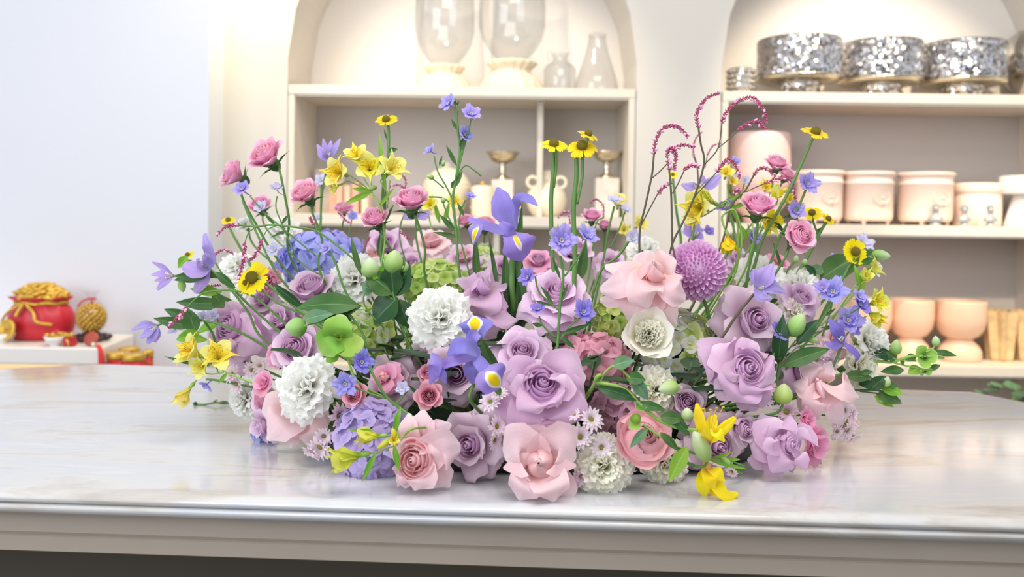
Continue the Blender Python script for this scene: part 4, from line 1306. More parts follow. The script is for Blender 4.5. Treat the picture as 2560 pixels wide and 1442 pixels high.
# ---- leaf from pixel base to pixel tip
def leaf(t, f, b, tp, w, dep, mat=None, bend=.12, fold=.25, ddep=0.0, face=(0, 0), name='leaf', wave=.0, wpk=.42):
    A = P(b[0], b[1], dep); B = P(tp[0], tp[1], dep + ddep)
    ax = B - A; L = ax.length; ax.normalize()
    view = DIR(*face)
    n = (view - ax * view.dot(ax)).normalized(); sd = ax.cross(n)
    W2 = w * dep / F / 2
    rows = []
    nv = 12; nu = 6
    for j in range(nv + 1):
        v = j / nv
        ww = W2 * (max(.03, sin(pi / 2 * v / wpk) ** .8) if v < wpk else max(.02, 1 - ((v - wpk) / (1 - wpk)) ** 1.7))
        c = A + ax * L * v + n * (bend * L * 4 * v * (1 - v) * .5) - Vector((0, 0, 1)) * bend * L * .35 * v * v * 0
        row = []
        for i in range(nu + 1):
            u = -1 + 2 * i / nu
            row.append(c + sd * ww * u + n * (fold * ww * abs(u)) + n * wave * ww * sin(v * 9 + (1 if u > 0 else 2)) * abs(u) - f)
        rows.append(row)
    return obj(name, MB().grid(rows), mat or LEAF, t)

def strand(pts, r, f, n=6, r1=None):
    return MB().tube([Vector(q) - f for q in spline(pts, n)], r, 6, r1=r1)

def pl(pts, dep):
    """pixel polyline; (x,y) or (x,y,depth)"""
    return [P(q[0], q[1], q[2] if len(q) > 2 else dep) for q in pts]

def spray(name, label, cat, dep, stems, group=None, r=.0016, mat=None, base=None, join=True):
    """stems: pixel polylines; the first ends (last point) running to the foot"""
    main = pl(stems[0], dep)
    f = foot(base or main[-1], .6)
    t = thing(name, label, cat, f, group)
    pts = main + ([(main[-1] + f) / 2 + Vector((0, 0, .01)), f] if join else [f])
    obj('stem', strand(pts, r * 1.25, f, r1=r * 1.5), mat or STEM, t)
    for s in stems[1:]:
        obj('branch', strand(pl(s, dep), r * .8, f, r1=r * .9), mat or STEM, t)
    return t, f

def ovoid(t, f, px, py, Lp, Wp, dep, ang, mat=None, name='bud', tilt=0):
    """bud of pixel length/width, pointing at image angle (deg, 0 right, 90 up)"""
    L = Lp * dep / F; w = Wp * dep / F / 2
    p = P(px, py, dep)
    a = radians(ang); dr = Vector((cos(a), sin(radians(tilt)), sin(a))).normalized()
    M = Matrix.Translation(p - f - dr * L / 2) @ dr.to_track_quat('Z', 'Y').to_matrix().to_4x4()
    rows = []
    for j in range(11):
        v = j / 10
        rr = w * (sin(pi * min(1, v ** .8)) ** .62) if 0 < v < 1 else w * .04
        rows.append([(rr * (1 + .07 * cos(4 * 2 * pi * i / 16)) * cos(2 * pi * i / 16), rr * (1 + .07 * cos(4 * 2 * pi * i / 16)) * sin(2 * pi * i / 16), L * v) for i in range(16)])
    return obj(name, MB().grid(rows, closed=True), mat or M_bud, t, M)
# ================================================================== the arrangement
# tray and foam
t = thing('black_tray', 'low black tray under the flower arrangement on the marble', 'tray', (CTR.x, 1.50, .9))
rows = []
def oval(rx, ry, z, n=72, p_=2.6):
    return [(rx * abs(cos(a)) ** (2 / p_) * (1 if cos(a) > 0 else -1), ry * abs(sin(a)) ** (2 / p_) * (1 if sin(a) > 0 else -1), z) for a in [2 * pi * i / n for i in range(n)]]
b = MB().grid([oval(.36, .215, .0005), oval(.375, .225, .004), oval(.385, .232, .030), oval(.38, .228, .033), oval(.37, .22, .030), oval(.36, .21, .008), oval(.01, .01, .006)], closed=True)
b.f.append(tuple(range(72))[::-1])
obj('tray_body', b, basic('black_plastic', (22, 22, 24), .35), t)
t = thing('floral_foam', 'dark green floral foam bricks inside the black tray', 'foam', (CTR.x, 1.50, .907))
b = MB(); 
for i in range(3):
    b.box(-.31 + i * .21, -.105 + i * .21, -.13, .13, .0, .055)
obj('foam_bricks', b, basic('wet_foam', (28, 48, 30), .9, bump=.4, bscale=300), t, smooth=False, bevel=.006)

# ---- deep filler leaves
rg = random.Random(11)
for k in range(34):
    a = k * 2.399963; q = sqrt((k + .5) / 34)
    c = Vector((CTR.x + .40 * q * cos(a), 1.50 + .21 * q * sin(a), .965 + .07 * (1 - q) + rg.uniform(-.01, .02)))
    t = thing('filler_leaf_sprig', 'dark green filler leaves tucked deep between the blooms', 'leaves', c, 'filler leaves deep in the arrangement')
    stm = []
    d = Vector((cos(a) * .8 * q, sin(a) * .8 * q, 1)).normalized()
    tip = d * .10
    obj('stem', MB().tube([Vector((0, 0, -.03)), tip * .5, tip], .0014, 6), STEMD, t)
    for j in range(6):
        b0 = tip * (j / 5.5); aa = a + j * 2.3
        dr = Vector((cos(aa), sin(aa), rg.uniform(.0, .7))).normalized()
        nr = dr.orthogonal().normalized()
        L = rg.uniform(.045, .07); w = L * .26
        up = Vector((0, 0, 1)); n_ = (up - dr * up.dot(dr)).normalized(); sd = dr.cross(n_)
        rws = [[b0 + dr * L * v / 8 + sd * w * (sin(pi * v / 8) ** .8 if 0 < v < 8 else .03) * u + n_ * (w * .3 * abs(u) - .012 * (v / 8) ** 2) for u in (-1, -.5, 0, .5, 1)] for v in range(9)]
        obj('leaf', MB().grid(rws), LEAFD, t)

GR = 'lavender garden roses'
# ---- large roses, front to back
rose_r('largest open lavender rose at the centre front', 1356, 962, 78, 1.20, 4, 34,
  [([(1350, 945, .03), (1345, 918, .02), (1345, 898, .025)], [90, 150, 130, 50], (0, 30)), ([(1370, 948, .025), (1420, 926, .01), (1464, 950, .02)], [80, 120, 110, 50], (20, 30)),
   ([(1380, 975, .02), (1425, 990, .0), (1462, 1020, .01)], [70, 110, 96, 40], (20, 10)), ([(1330, 955, .025), (1290, 930, .01), (1252, 935, .015)], [70, 96, 86, 40], (-20, 30)),
   ([(1325, 978, .02), (1280, 990, .0), (1228, 1005, .01)], [70, 120, 110, 56], (-20, 10)), ([(1330, 1000, .015), (1290, 1050, -.005), (1262, 1092, .005)], [70, 120, 110, 50], (-10, 0)),
   ([(1378, 1000, .0), (1412, 1032, -.02), (1408, 1070, -.01)], [70, 120, 116, 40], (10, 0)), ([(1350, 1005, .005), (1332, 1045, -.02), (1328, 1078, -.01)], [80, 130, 124, 50], (0, 0)),
   ([(1384, 968, .0), (1404, 966, -.02), (1414, 935, -.015)], [50, 80, 70, 30], (10, 20)), ([(1332, 968, .0), (1308, 962, -.015), (1296, 935, -.01)], [46, 76, 66, 24], (-10, 20)),
   ([(1356, 985, .0), (1342, 1010, -.035), (1348, 1034, -.035)], [66, 104, 96, 30], (0, 10)), ([(1374, 982, .0), (1388, 996, -.03), (1402, 1010, -.03)], [50, 76, 60, 20], (10, 0))], LAV, LAVD, hkind='open', hh=2.0, seed=12)
rose_r('blush pink rose with a coral swirled heart, front left of centre', 1038, 1150, 82, 1.18, -16, 8,
  [([(1045, 1120, .02), (1050, 1070, .01), (1058, 1024, .02)], [60, 92, 70, 20], (-10, 10)), ([(1060, 1120, .02), (1092, 1084, .01), (1128, 1060, .02)], [50, 80, 62, 18], (10, 10)),
   ([(1035, 1120, .02), (1020, 1075, .01), (1022, 1032, .02)], [46, 66, 50, 12], (-20, 10)), ([(1025, 1150, .015), (1003, 1140, .0), (982, 1146, .01)], [60, 96, 84, 40], (-30, 10)),
   ([(1060, 1165, .015), (1100, 1190, .005), (1124, 1218, .01)], [60, 84, 66, 12], (10, 0)), ([(1028, 1170, .01), (1004, 1195, .0), (992, 1205, .01)], [50, 70, 50, 20], (-20, 0)),
   ([(1040, 1172, .0), (1044, 1200, -.02), (1036, 1226, -.01)], [80, 112, 84, 14], (0, 0)), ([(1066, 1145, .005), (1104, 1124, -.015), (1152, 1118, .0)], [70, 104, 100, 50], (20, 10)),
   ([(1062, 1150, .0), (1082, 1140, -.015), (1078, 1108, -.01)], [40, 70, 66, 30], (10, 10))], BLUSH, BLUSHD, hkind='open', hh=1.7, seed=3)
rose_r('blush pink rose with a closed bud centre, lowest at the front', 1346, 1156, 70, 1.16, -2, 14,
  [([(1350, 1120, .03), (1382, 1084, .02), (1398, 1060, .025)], [60, 96, 76, 30], (10, 20)), ([(1345, 1125, .025), (1330, 1092, .015), (1312, 1066, .02)], [60, 96, 80, 34], (-10, 20)),
   ([(1392, 1185, .02), (1414, 1216, .01), (1426, 1252, .01)], [50, 66, 50, 16], (10, 0)), ([(1338, 1150, .01), (1300, 1124, -.01), (1262, 1146, .0)], [70, 130, 130, 70], (-20, 10)),
   ([(1356, 1150, .01), (1396, 1122, -.01), (1434, 1156, .0)], [70, 136, 130, 70], (20, 10)), ([(1340, 1182, .005), (1312, 1216, -.02), (1298, 1250, -.01)], [60, 92, 80, 24], (-10, 0)),
   ([(1356, 1186, .0), (1380, 1218, -.025), (1386, 1254, -.015)], [60, 96, 84, 20], (10, 0)), ([(1340, 1170, .01), (1306, 1170, -.01), (1284, 1190, -.005)], [50, 80, 70, 26], (-20, 0))], BLUSH, BLUSHD, hh=2.2, seed=8)
rose(1180, 1110, 160, 1.235, -28, 4, 'lavender rose folded sideways between the two blush front roses', 'fold', DUST, LAVD)
rose(1305, 882, 150, 1.30, 4, 40, 'lavender rose right above the largest lavender rose', 'open')
rose_r('lavender rose with upright bud heart right of the large white carnation', 1206, 712, 44, 1.38, -6, 58,
  [([(1206, 735, .02), (1175, 712, .02), (1140, 700, .0)], [40, 66, 40, 10], (-10, 30)), ([(1210, 735, .02), (1240, 712, .02), (1258, 728, .0)], [36, 56, 50, 14], (20, 20)),
   ([(1205, 745), (1212, 765, -.02), (1206, 790, -.01)], [56, 84, 76, 30], (0, 10)), ([(1212, 770, .01), (1250, 790, -.01), (1296, 800, .0)], [50, 66, 52, 8], (10, 30)),
   ([(1208, 740, .02), (1238, 750, -.005), (1268, 770, .0)], [40, 60, 50, 20], (20, 20)), ([(1200, 745, .01), (1178, 760, -.005), (1160, 790, .01)], [40, 60, 50, 14], (-10, 10)),
   ([(1206, 735, .03), (1212, 700, .03), (1225, 688, .02)], [44, 60, 50, 26], (0, 30)), ([(1210, 790, .02), (1225, 820, .0), (1240, 846, .01)], [60, 80, 60, 10], (0, 0))], LAV, LAVD, hh=2.7)
rose(1392, 735, 170, 1.38, 2, 44, 'tall lavender rose behind the delphinium stem at the centre', 'open', LAV, LAVD, roll=30)
rose(1395, 790, 120, 1.39, 0, 10, 'loose lavender petals of the rose below the tall centre one', 'fold', DUST, LAVD, stem=False, nout=6)
rose_r('large blush pink rose touching the orchid-pink dahlia', 1634, 676, 60, 1.31, -8, 44,
  [([(1612, 690, .02), (1565, 672, .01), (1512, 664, .02)], [30, 50, 44, 20], (-20, 40)), ([(1612, 700, .015), (1560, 706, -.01), (1500, 722, .02)], [50, 84, 70, 30], (-20, 20)),
   ([(1632, 695, .03), (1618, 655, .03), (1626, 626, .03)], [50, 84, 70, 30], (0, 20)), ([(1645, 690, .025), (1668, 660, .015), (1690, 650, .02)], [44, 80, 76, 34], (20, 20)),
   ([(1645, 705, .01), (1682, 722, -.01), (1714, 748, .01)], [50, 88, 76, 36], (20, 10)), ([(1640, 735, .02), (1670, 775, .0), (1692, 814, .01)], [60, 66, 44, 8], (10, 0)),
   ([(1625, 740, .02), (1592, 770, .0), (1576, 806, .01)], [90, 120, 90, 36], (-5, 0)), ([(1630, 700, .01), (1610, 724, -.03), (1622, 768, -.02)], [60, 90, 84, 34], (0, 20)),
   ([(1580, 715, .02), (1540, 745, .01), (1500, 748, .03)], [60, 60, 40, 14], (-20, 10))], BLUSH, BLUSHD, hh=2.5)
rose_r('open lavender rose at the right, left of the long dark leaf', 1866, 920, 72, 1.28, 14, 18,
  [([(1800, 912, .03), (1768, 900, .015), (1750, 905, .02)], [80, 120, 110, 70], (-20, 20)), ([(1850, 975, .02), (1862, 1004, .01), (1850, 1024, .015)], [70, 90, 70, 40], (0, 0)),
   ([(1870, 898, .02), (1880, 872, .01), (1894, 858, .015)], [60, 90, 76, 40], (10, 30)), ([(1850, 912, .015), (1812, 886, .0), (1786, 862, .01)], [70, 112, 100, 44], (-10, 30)),
   ([(1892, 958, .01), (1904, 990, .0), (1908, 1020, .005)], [40, 52, 46, 18], (10, 0)), ([(1890, 925, .005), (1916, 930, -.01), (1938, 952, .0)], [60, 96, 84, 30], (20, 10)),
   ([(1848, 940, .01), (1812, 958, -.01), (1786, 950, .0)], [60, 90, 80, 30], (-10, 10)), ([(1862, 948, .0), (1842, 976, -.025), (1822, 1000, -.015)], [76, 120, 106, 36], (-10, 0)),
   ([(1880, 946, .0), (1890, 972, -.025), (1884, 994, -.015)], [60, 96, 84, 30], (10, 0)), ([(1848, 922, .0), (1832, 930, -.02), (1836, 956, -.02)], [40, 64, 56, 20], (-10, 0))], LAV, LAVD, hkind='open', hh=1.8, seed=21)
rose(1885, 800, 170, 1.38, 16, 16, 'ruffled lavender rose below the purple clematis on the right', 'fold', DUST, LAVD, nout=8)
rose(1895, 875, 120, 1.40, 20, -8, 'lavender rose tucked under the ruffled right one', 'fold', LAV, LAVD, stem=False, nout=6)
rose_r('blush pink rose seen from its side at the far right, petals like a star', 2052, 968, 40, 1.36, 70, 20,
  [([(2056, 965, .01), (2068, 935, -.005), (2078, 902, .01)], [26, 44, 36, 8], (0, 10)), ([(2056, 965, .01), (2035, 935, -.01), (2012, 908, .01)], [30, 56, 50, 30], (-10, 20)),
   ([(2054, 970), (2020, 968, -.02), (1984, 958, .0)], [30, 60, 60, 22], (-20, 20)), ([(2056, 975), (2040, 1005, -.03), (2042, 1050, -.01)], [36, 70, 64, 20], (-10, 0)),
   ([(2058, 968), (2105, 965, -.02), (2148, 992, .01)], [40, 84, 70, 10], (20, 30)), ([(2060, 978, .01), (2085, 1015, -.01), (2110, 1060, .01)], [44, 70, 60, 24], (20, 0)),
   ([(2052, 985, .01), (2020, 1000, -.01), (2000, 1030, .01)], [30, 50, 44, 16], (-20, 0))], BLUSH, BLUSH, hkind='open', hh=1.2)
rose_r('lavender rose resting low on the right near the marble', 1974, 1108, 46, 1.26, 20, 6,
  [([(1945, 1090, .02), (1918, 1062, .01), (1902, 1032, .02)], [50, 66, 50, 10], (-10, 10)), ([(1950, 1140, .01), (1944, 1168, .0), (1956, 1194, .005)], [70, 80, 66, 14], (0, 0)),
   ([(1935, 1130, .015), (1898, 1148, .005), (1868, 1150, .01)], [60, 66, 46, 14], (-20, 0)), ([(1950, 1115, .01), (1912, 1108, -.01), (1872, 1090, .0)], [60, 96, 86, 36], (-20, 10)),
   ([(1965, 1110, .005), (1938, 1078, -.01), (1944, 1044, .0)], [70, 116, 106, 56], (-10, 20)), ([(1985, 1108, .005), (2008, 1096, -.01), (2014, 1070, .0)], [60, 96, 86, 36], (20, 20)),
   ([(1975, 1124, .0), (1970, 1150, -.02), (1982, 1172, -.01)], [80, 110, 96, 36], (0, 0)), ([(1950, 1118, .0), (1932, 1116, -.03), (1922, 1092, -.03)], [30, 44, 40, 16], (-10, 10))], LAV, LAVD, hkind='open', hh=2.2, seed=31)
rose(1790, 1110, 170, 1.28, 12, 0, 'dusty lavender rose behind the yellow star-shaped alstroemeria', 'fold', DUST, LAVD)
rose(1855, 1072, 80, 1.27, 30, 10, 'small lavender rose bud right of the yellow alstroemeria', 'cup', DUST, LAVD, stem=False)
rose(1716, 1008, 92, 1.30, 0, 22, 'small lavender swirl rose at the foot of the brown stem', 'cup', DUST, LAVD, stem=False)
rose_r('large ruffled lavender rose at the left edge', 572, 815, 58, 1.50, -30, 20,
  [([(585, 810, .03), (580, 778, .02), (574, 752, .025)], [50, 70, 60, 30], (0, 20)), ([(610, 820, .02), (638, 802, .01), (660, 790, .015)], [50, 80, 70, 30], (10, 20)),
   ([(565, 802, .02), (546, 778, .01), (532, 768, .015)], [50, 70, 60, 34], (-20, 20)), ([(595, 870, .015), (590, 900, .0), (574, 920, .01)], [70, 90, 76, 36], (-10, 0)),
   ([(612, 840, .01), (650, 862, -.01), (668, 892, .0)], [70, 120, 110, 56], (10, 10)), ([(575, 840, .01), (550, 850, -.005), (530, 868, .0)], [50, 76, 66, 30], (-20, 0)),
   ([(590, 830, .0), (612, 850, -.03), (600, 890, -.02)], [60, 90, 80, 36], (0, 10)), ([(590, 815, .0), (604, 800, -.01), (612, 780, .0)], [50, 70, 60, 30], (0, 20))], LAV, LAVD, hkind='open', hh=1.8, seed=17)
rose(742, 872, 118, 1.42, -8, 22, 'cupped lavender rose above the front left white carnation', 'cup', LAV, LAVD, roll=30)
rose(778, 722, 104, 1.50, -20, 50, 'lavender rose seen from the side under the blue hydrangea', 'cup', LAV, LAVD)
rose(700, 800, 104, 1.50, -30, 24, 'lavender rose petals left of the green round bud', 'fold', LAV, LAVD, stem=False)
rose(655, 748, 84, 1.57, -30, 34, 'pale lavender rose behind the left helenium', 'fold', LAV, LAVD, stem=False)
rose_r('blush pink rose drooping under the front left white carnation', 752, 1036, 40, 1.34, -20, -30,
  [([(722, 1020, .01), (684, 1016, .0), (656, 1034, .01)], [60, 84, 70, 34], (-20, 10)), ([(752, 1044, .0), (702, 1056, -.02), (668, 1100, -.01)], [50, 110, 92, 14], (-20, 10)),
   ([(745, 1060, .01), (736, 1090, .005), (727, 1120, .005)], [34, 40, 30, 8], (0, 0)), ([(754, 1046, .0), (778, 1078, -.02), (778, 1124, -.01)], [46, 92, 76, 14], (10, 0)),
   ([(760, 1040, .0), (800, 1046, -.01), (826, 1058, .0)], [40, 70, 56, 20], (20, 10))], BLUSH, BLUSHD, hkind='open', hh=1.4, seed=6)
rose(655, 1065, 84, 1.42, -50, -8, 'lavender petals of a low rose at the front left', 'fold', LAV, LAV, stem=False)
rose(665, 1000, 80, 1.44, -40, 8, 'lilac rose left of the white front carnation', 'cup', LAV, SPRAY, stem=False)
rose(985, 948, 128, 1.34, -4, 26, 'dusty pink rose behind the small violet delphinium', 'fold', DUST, ROSEW)
rose(958, 942, 74, 1.31, -24, 20, 'flat pink rose with a tight side bud, centre left', 'bud', HOT, CORAL, stem=False, nout=5)
rose(1140, 935, 150, 1.30, 0, 6, 'dusty lavender rose behind the front iris', 'fold', DUST, LAVD)
rose(1065, 900, 100, 1.38, 0, 10, 'shaded dusty rose below the large white carnation', 'fold', DUST, DUST, stem=False)
rose(2003, 745, 104, 1.46, 20, 40, 'lavender rose in front of the right white carnations', 'fold', LAV, LAVD)
rose(2010, 925, 120, 1.43, 26, 10, 'lavender rose behind the blush side-facing rose', 'fold', LAV, LAVD, stem=False)
rose(2095, 850, 90, 1.50, 30, 16, 'pale pink rose behind the deep violet clematis', 'fold', BLUSH, BLUSHD, stem=False)
rose(2125, 1060, 96, 1.43, 50, -8, 'blush rose petals behind the low right daisies', 'bud', BLUSH, BLUSH, stem=False, nout=6)
rose(1610, 1095, 128, 1.20, 6, 30, 'coral pink ranunculus low at the front right of centre', 'ranunculus', CORAL, CORAL, name='ranunculus', cat='ranunculus')
rose(2040, 1112, 108, 1.33, 40, -6, 'hot pink ruffled sweet pea low on the right', 'ruffle', HOT, HOT, name='sweet_pea', cat='sweet pea', stem=False)
rose(2020, 1052, 70, 1.33, 40, 10, 'upper hot pink ruffled sweet pea beside the side-facing blush rose', 'ruffle', HOT, HOT, name='sweet_pea', cat='sweet pea', stem=False)
rose(655, 958, 66, 1.40, -30, 20, 'hot pink sweet pea above the low left lilac rose', 'ruffle', HOT, HOT, name='sweet_pea', cat='sweet pea', stem=False)
rose(690, 888, 62, 1.42, -20, 6, 'hot pink sweet pea left of the cupped lavender rose', 'ruffle', HOT, HOT, name='sweet_pea', cat='sweet pea', stem=False)
# back row
for a in [
    (1078, 602, 92, 1.78, 0, 56, 'pale pink rose in the back row above the lime hydrangea', 'fold', BLUSH, BLUSHD),
    (962, 612, 110, 1.78, -10, 40, 'lilac rose in the back row below the pink bud', 'fold', LAV, LAVD),
    (930, 640, 70, 1.76, -10, 40, 'small blush rose at the back beside the blue hydrangea', 'fold', BLUSH, BLUSHD),
    (1030, 660, 80, 1.74, 0, 40, 'lilac rose just behind the lime hydrangea', 'fold', LAV, LAVD),
    (1262, 672, 100, 1.74, 0, 40, 'lilac rose at the back right below the tall iris', 'fold', LAV, LAVD),
    (1345, 650, 80, 1.76, 0, 50, 'pink rose at the back between iris and helenium stems', 'fold', SPRAY, LAVD),
    (1435, 628, 84, 1.76, 0, 56, 'lilac rose at the back behind the violet delphinium', 'cup', LAV, LAVD),
    (1530, 660, 90, 1.76, 6, 40, 'lilac rose at the back left of the large blush rose', 'fold', LAV, LAVD),
    (1848, 650, 74, 1.68, 10, 40, 'pale lilac rose right of the orchid-pink dahlia', 'fold', LAV, LAVD),
    (1945, 650, 60, 1.66, 20, 50, 'hot pink rose at the back right behind the white carnations', 'ruffle', HOT, HOT),
    (1160, 640, 80, 1.75, 0, 45, 'blush lilac rose at the back left of the iris leaf', 'fold', LAV, BLUSHD),
    (860, 520, 50, 1.80, 0, 70, 'small pink rose bud at the back below the yellow cluster', 'spray', SPRAY, SPRAY)]:
    rose(*a)
# ---- pink spray roses on tall stems
SP = 'pink spray roses'
for (x, y, D, dep, az, el, lab, via) in [
    (665, 388, 88, 1.50, -34, 40, 'topmost pink spray rose at upper left, tilted to the left', [(700, 430, 1.5), (722, 540, 1.51), (752, 690, 1.53)]),
    (582, 435, 74, 1.52, -60, 26, 'leftmost pink spray rose, leaning left over a violet floret', [(602, 480, 1.52), (640, 560, 1.52), (735, 700, 1.53)]),
    (762, 482, 74, 1.48, -28, 46, 'pink spray rose in front of the cabinet left edge', [(780, 530, 1.48), (805, 600, 1.49), (822, 720, 1.5)]),
    (938, 545, 66, 1.46, -16, 50, 'pink spray rose bud below the yellow alstroemeria cluster', [(955, 590, 1.46), (985, 640, 1.47), (1015, 740, 1.48)]),
    (1028, 500, 84, 1.44, 0, 62, 'flat-topped pink spray rose left of the violet delphinium stem', [(1040, 545, 1.44), (1062, 620, 1.45), (1074, 730, 1.46)]),
    (650, 512, 56, 1.78, -10, 50, 'pink spray rose behind the left violet florets', None),
    (1895, 514, 82, 1.44, 0, 58, 'pink spray rose in front of the right yellow cluster', [(1893, 570, 1.44), (1870, 680, 1.45), (1825, 840, 1.46)]),
    (2000, 590, 84, 1.42, 16, 22, 'open pink spray rose facing forward on the upper right', [(1965, 640, 1.43), (1930, 700, 1.44), (1860, 830, 1.46)]),
    (1942, 408, 56, 1.62, 6, 60, 'small pink spray rose at right, in front of the ribbed pot', [(1930, 470, 1.62), (1915, 560, 1.62)]),
    (1968, 436, 44, 1.68, 30, 50, 'smaller pink spray rose just behind the one by the ribbed pot', None),
    (1480, 540, 46, 1.80, 0, 60, 'tiny pink rose at the back right of the helenium stems', None),
    (1512, 562, 34, 1.80, 0, 60, 'tiniest pink rose at the back beside the green-white florets', None),
    (1163, 552, 40, 1.82, -20, 50, 'tiny pink rose at the back by the violet delphinium stem', None),
    (1212, 558, 52, 1.82, 0, 70, 'flat pink rose at the back just left of the tall iris', None),
    (1072, 990, 66, 1.22, 6, 18, 'small dusty rose-pink spray rose facing forward at the centre left', None),
    (1070, 935, 52, 1.26, 0, 30, 'upper small dusty rose-pink spray rose beside the front iris', None),
    (885, 985, 66, 1.28, -6, 10, 'dusty pink spray rose behind the front violet delphinium', None)]:
    front = y > 800
    rose(x, y, D, dep, az, el, lab, 'cup' if front or (x == 2000) else 'spray', ROSEW if front else SPRAY, ROSEW if front else SPRAY, group=None, name='spray_rose', cat='rose',
         calyx=True, via=via, stemr=.0021 if dep < 1.6 else .0016)

# ---- carnations and lisianthus
frilly(762, 968, 158, 1.30, -12, 20, 'white carnation at the front left')
frilly(1097, 790, 158, 1.33, -6, 22, 'large white carnation at the centre left')
frilly(605, 1000, 84, 1.50, -40, 6, 'white carnation low at the left edge, touching the marble', n=30)
frilly(585, 665, 84, 1.76, -20, 30, 'white carnation at the back left beside the clematis', n=28)
frilly(882, 690, 140, 1.52, -10, 30, 'white carnation in front of the blue hydrangea')
frilly(935, 670, 70, 1.56, 0, 40, 'white carnation right of the blue hydrangea, behind green bracts', n=26)
frilly(1512, 1165, 148, 1.20, 8, 4, 'cream carnation low at the front, right of the closed blush rose', CREAM, n=46)
frilly(1668, 1160, 118, 1.25, 10, -6, 'cream carnation low under the coral ranunculus', CREAM, n=36)
frilly(1640, 975, 120, 1.30, 6, 16, 'cream carnation under the hanging green bud', CREAM, n=34)
frilly(1905, 692, 124, 1.52, 6, 34, 'white carnation behind the right purple clematis')
frilly(2005, 712, 100, 1.54, 20, 30, 'white carnation at the back right by the large dark leaf', n=34)
frilly(2182, 850, 112, 1.50, 40, 16, 'white carnation at the right edge by the yellow alstroemeria')
frilly(2155, 925, 110, 1.48, 46, 6, 'cream carnation at the right edge under the white one', CREAM, n=36)
frilly(1990, 775, 70, 1.45, 20, 24, 'small cream carnation behind the pale green bud', CREAM, n=26)
frilly(1612, 622, 84, 1.80, 0, 40, 'white carnation at the back above the large blush rose', n=28)
frilly(705, 572, 84, 1.86, -10, 40, 'pale white carnation at the back left against the pier', n=28)
frilly(612, 558, 48, 1.84, -20, 50, 'small greenish carnation bud at the back left', HPALE, n=18)
frilly(600, 732, 60, 1.70, -20, 20, 'white carnation half hidden behind the left clematis stem', n=22)
frilly(665, 700, 66, 1.54, -20, 24, 'pink carnation behind the left yellow helenium', HOT, n=30)
frilly(1430, 615, 50, 1.85, 0, 50, 'pale pink carnation at the back behind the delphinium', BLUSH, n=20)
lisianthus(1618, 838, 136, 1.31, 4, 18, 'large cream lisianthus with ruffled heart below the blush rose')

# ---- dahlia
dahlia(1742, 674, 160, 1.38, -2, 14, 'round orchid-pink pompon dahlia right of the large blush rose')
# ---- hydrangeas
hydrangea(915, 1115, 226, 1.27, -18, 4, 'lilac hydrangea head low at the front left', [HLAV], 58, .30, (.82, 1.08, .8))
hydrangea(800, 645, 212, 1.62, -10, 34, 'periwinkle blue hydrangea head at the upper left', [HBLUE], 58, .30, (1.1, .8, .8))
hydrangea(1488, 905, 160, 1.36, 4, 28, 'pink hydrangea right of the centre lavender roses', [HPINK], 30, .52, (1.1, .85, .8))
hydrangea(1550, 1030, 160, 1.31, 4, 8, 'shaded mauve hydrangea behind the small daisies', [HMAUVE], 34, .42, (1.1, .9, .8))
hydrangea(1702, 870, 210, 1.40, 4, 18, 'green and cream hydrangea right of the lisianthus', [HPALE, HGREEN, HPALE], 54, .28, (.95, 1.05, .8))
hydrangea(1545, 790, 130, 1.42, 0, 20, 'green hydrangea left of the lisianthus', [HGREEN, HLIME], 44, .30)
hydrangea(1085, 700, 170, 1.60, 0, 38, 'lime green hydrangea behind the large white carnation', [HLIME, HGREEN], 70, .22, (1.1, .8, .8))
hydrangea(905, 830, 160, 1.42, -6, 24, 'loose green hydrangea at the centre left around the hellebore', [HGREEN, HPALE, HLIME], 46, .30)
hydrangea(665, 782, 66, 1.58, -10, 30, 'tiny green hydrangea tuft at the left', [HLIME], 22, .34)
hydrangea(652, 1088, 66, 1.45, -40, -20, 'blue hydrangea edge touching the marble at the lower left', [HBLUE], 20, .42)
hydrangea(1210, 650, 90, 1.78, 0, 30, 'pale green hydrangea at the back by the iris leaves', [HPALE, HGREEN], 30, .30)
hydrangea(1250, 990, 100, 1.33, 0, 6, 'shaded lilac hydrangea deep behind the centre rose', [HLAV], 24, .4)
hydrangea(1060, 870, 110, 1.45, 0, 20, 'green hydrangea shaded below the large white carnation', [HGREEN, HPALE], 30, .32)

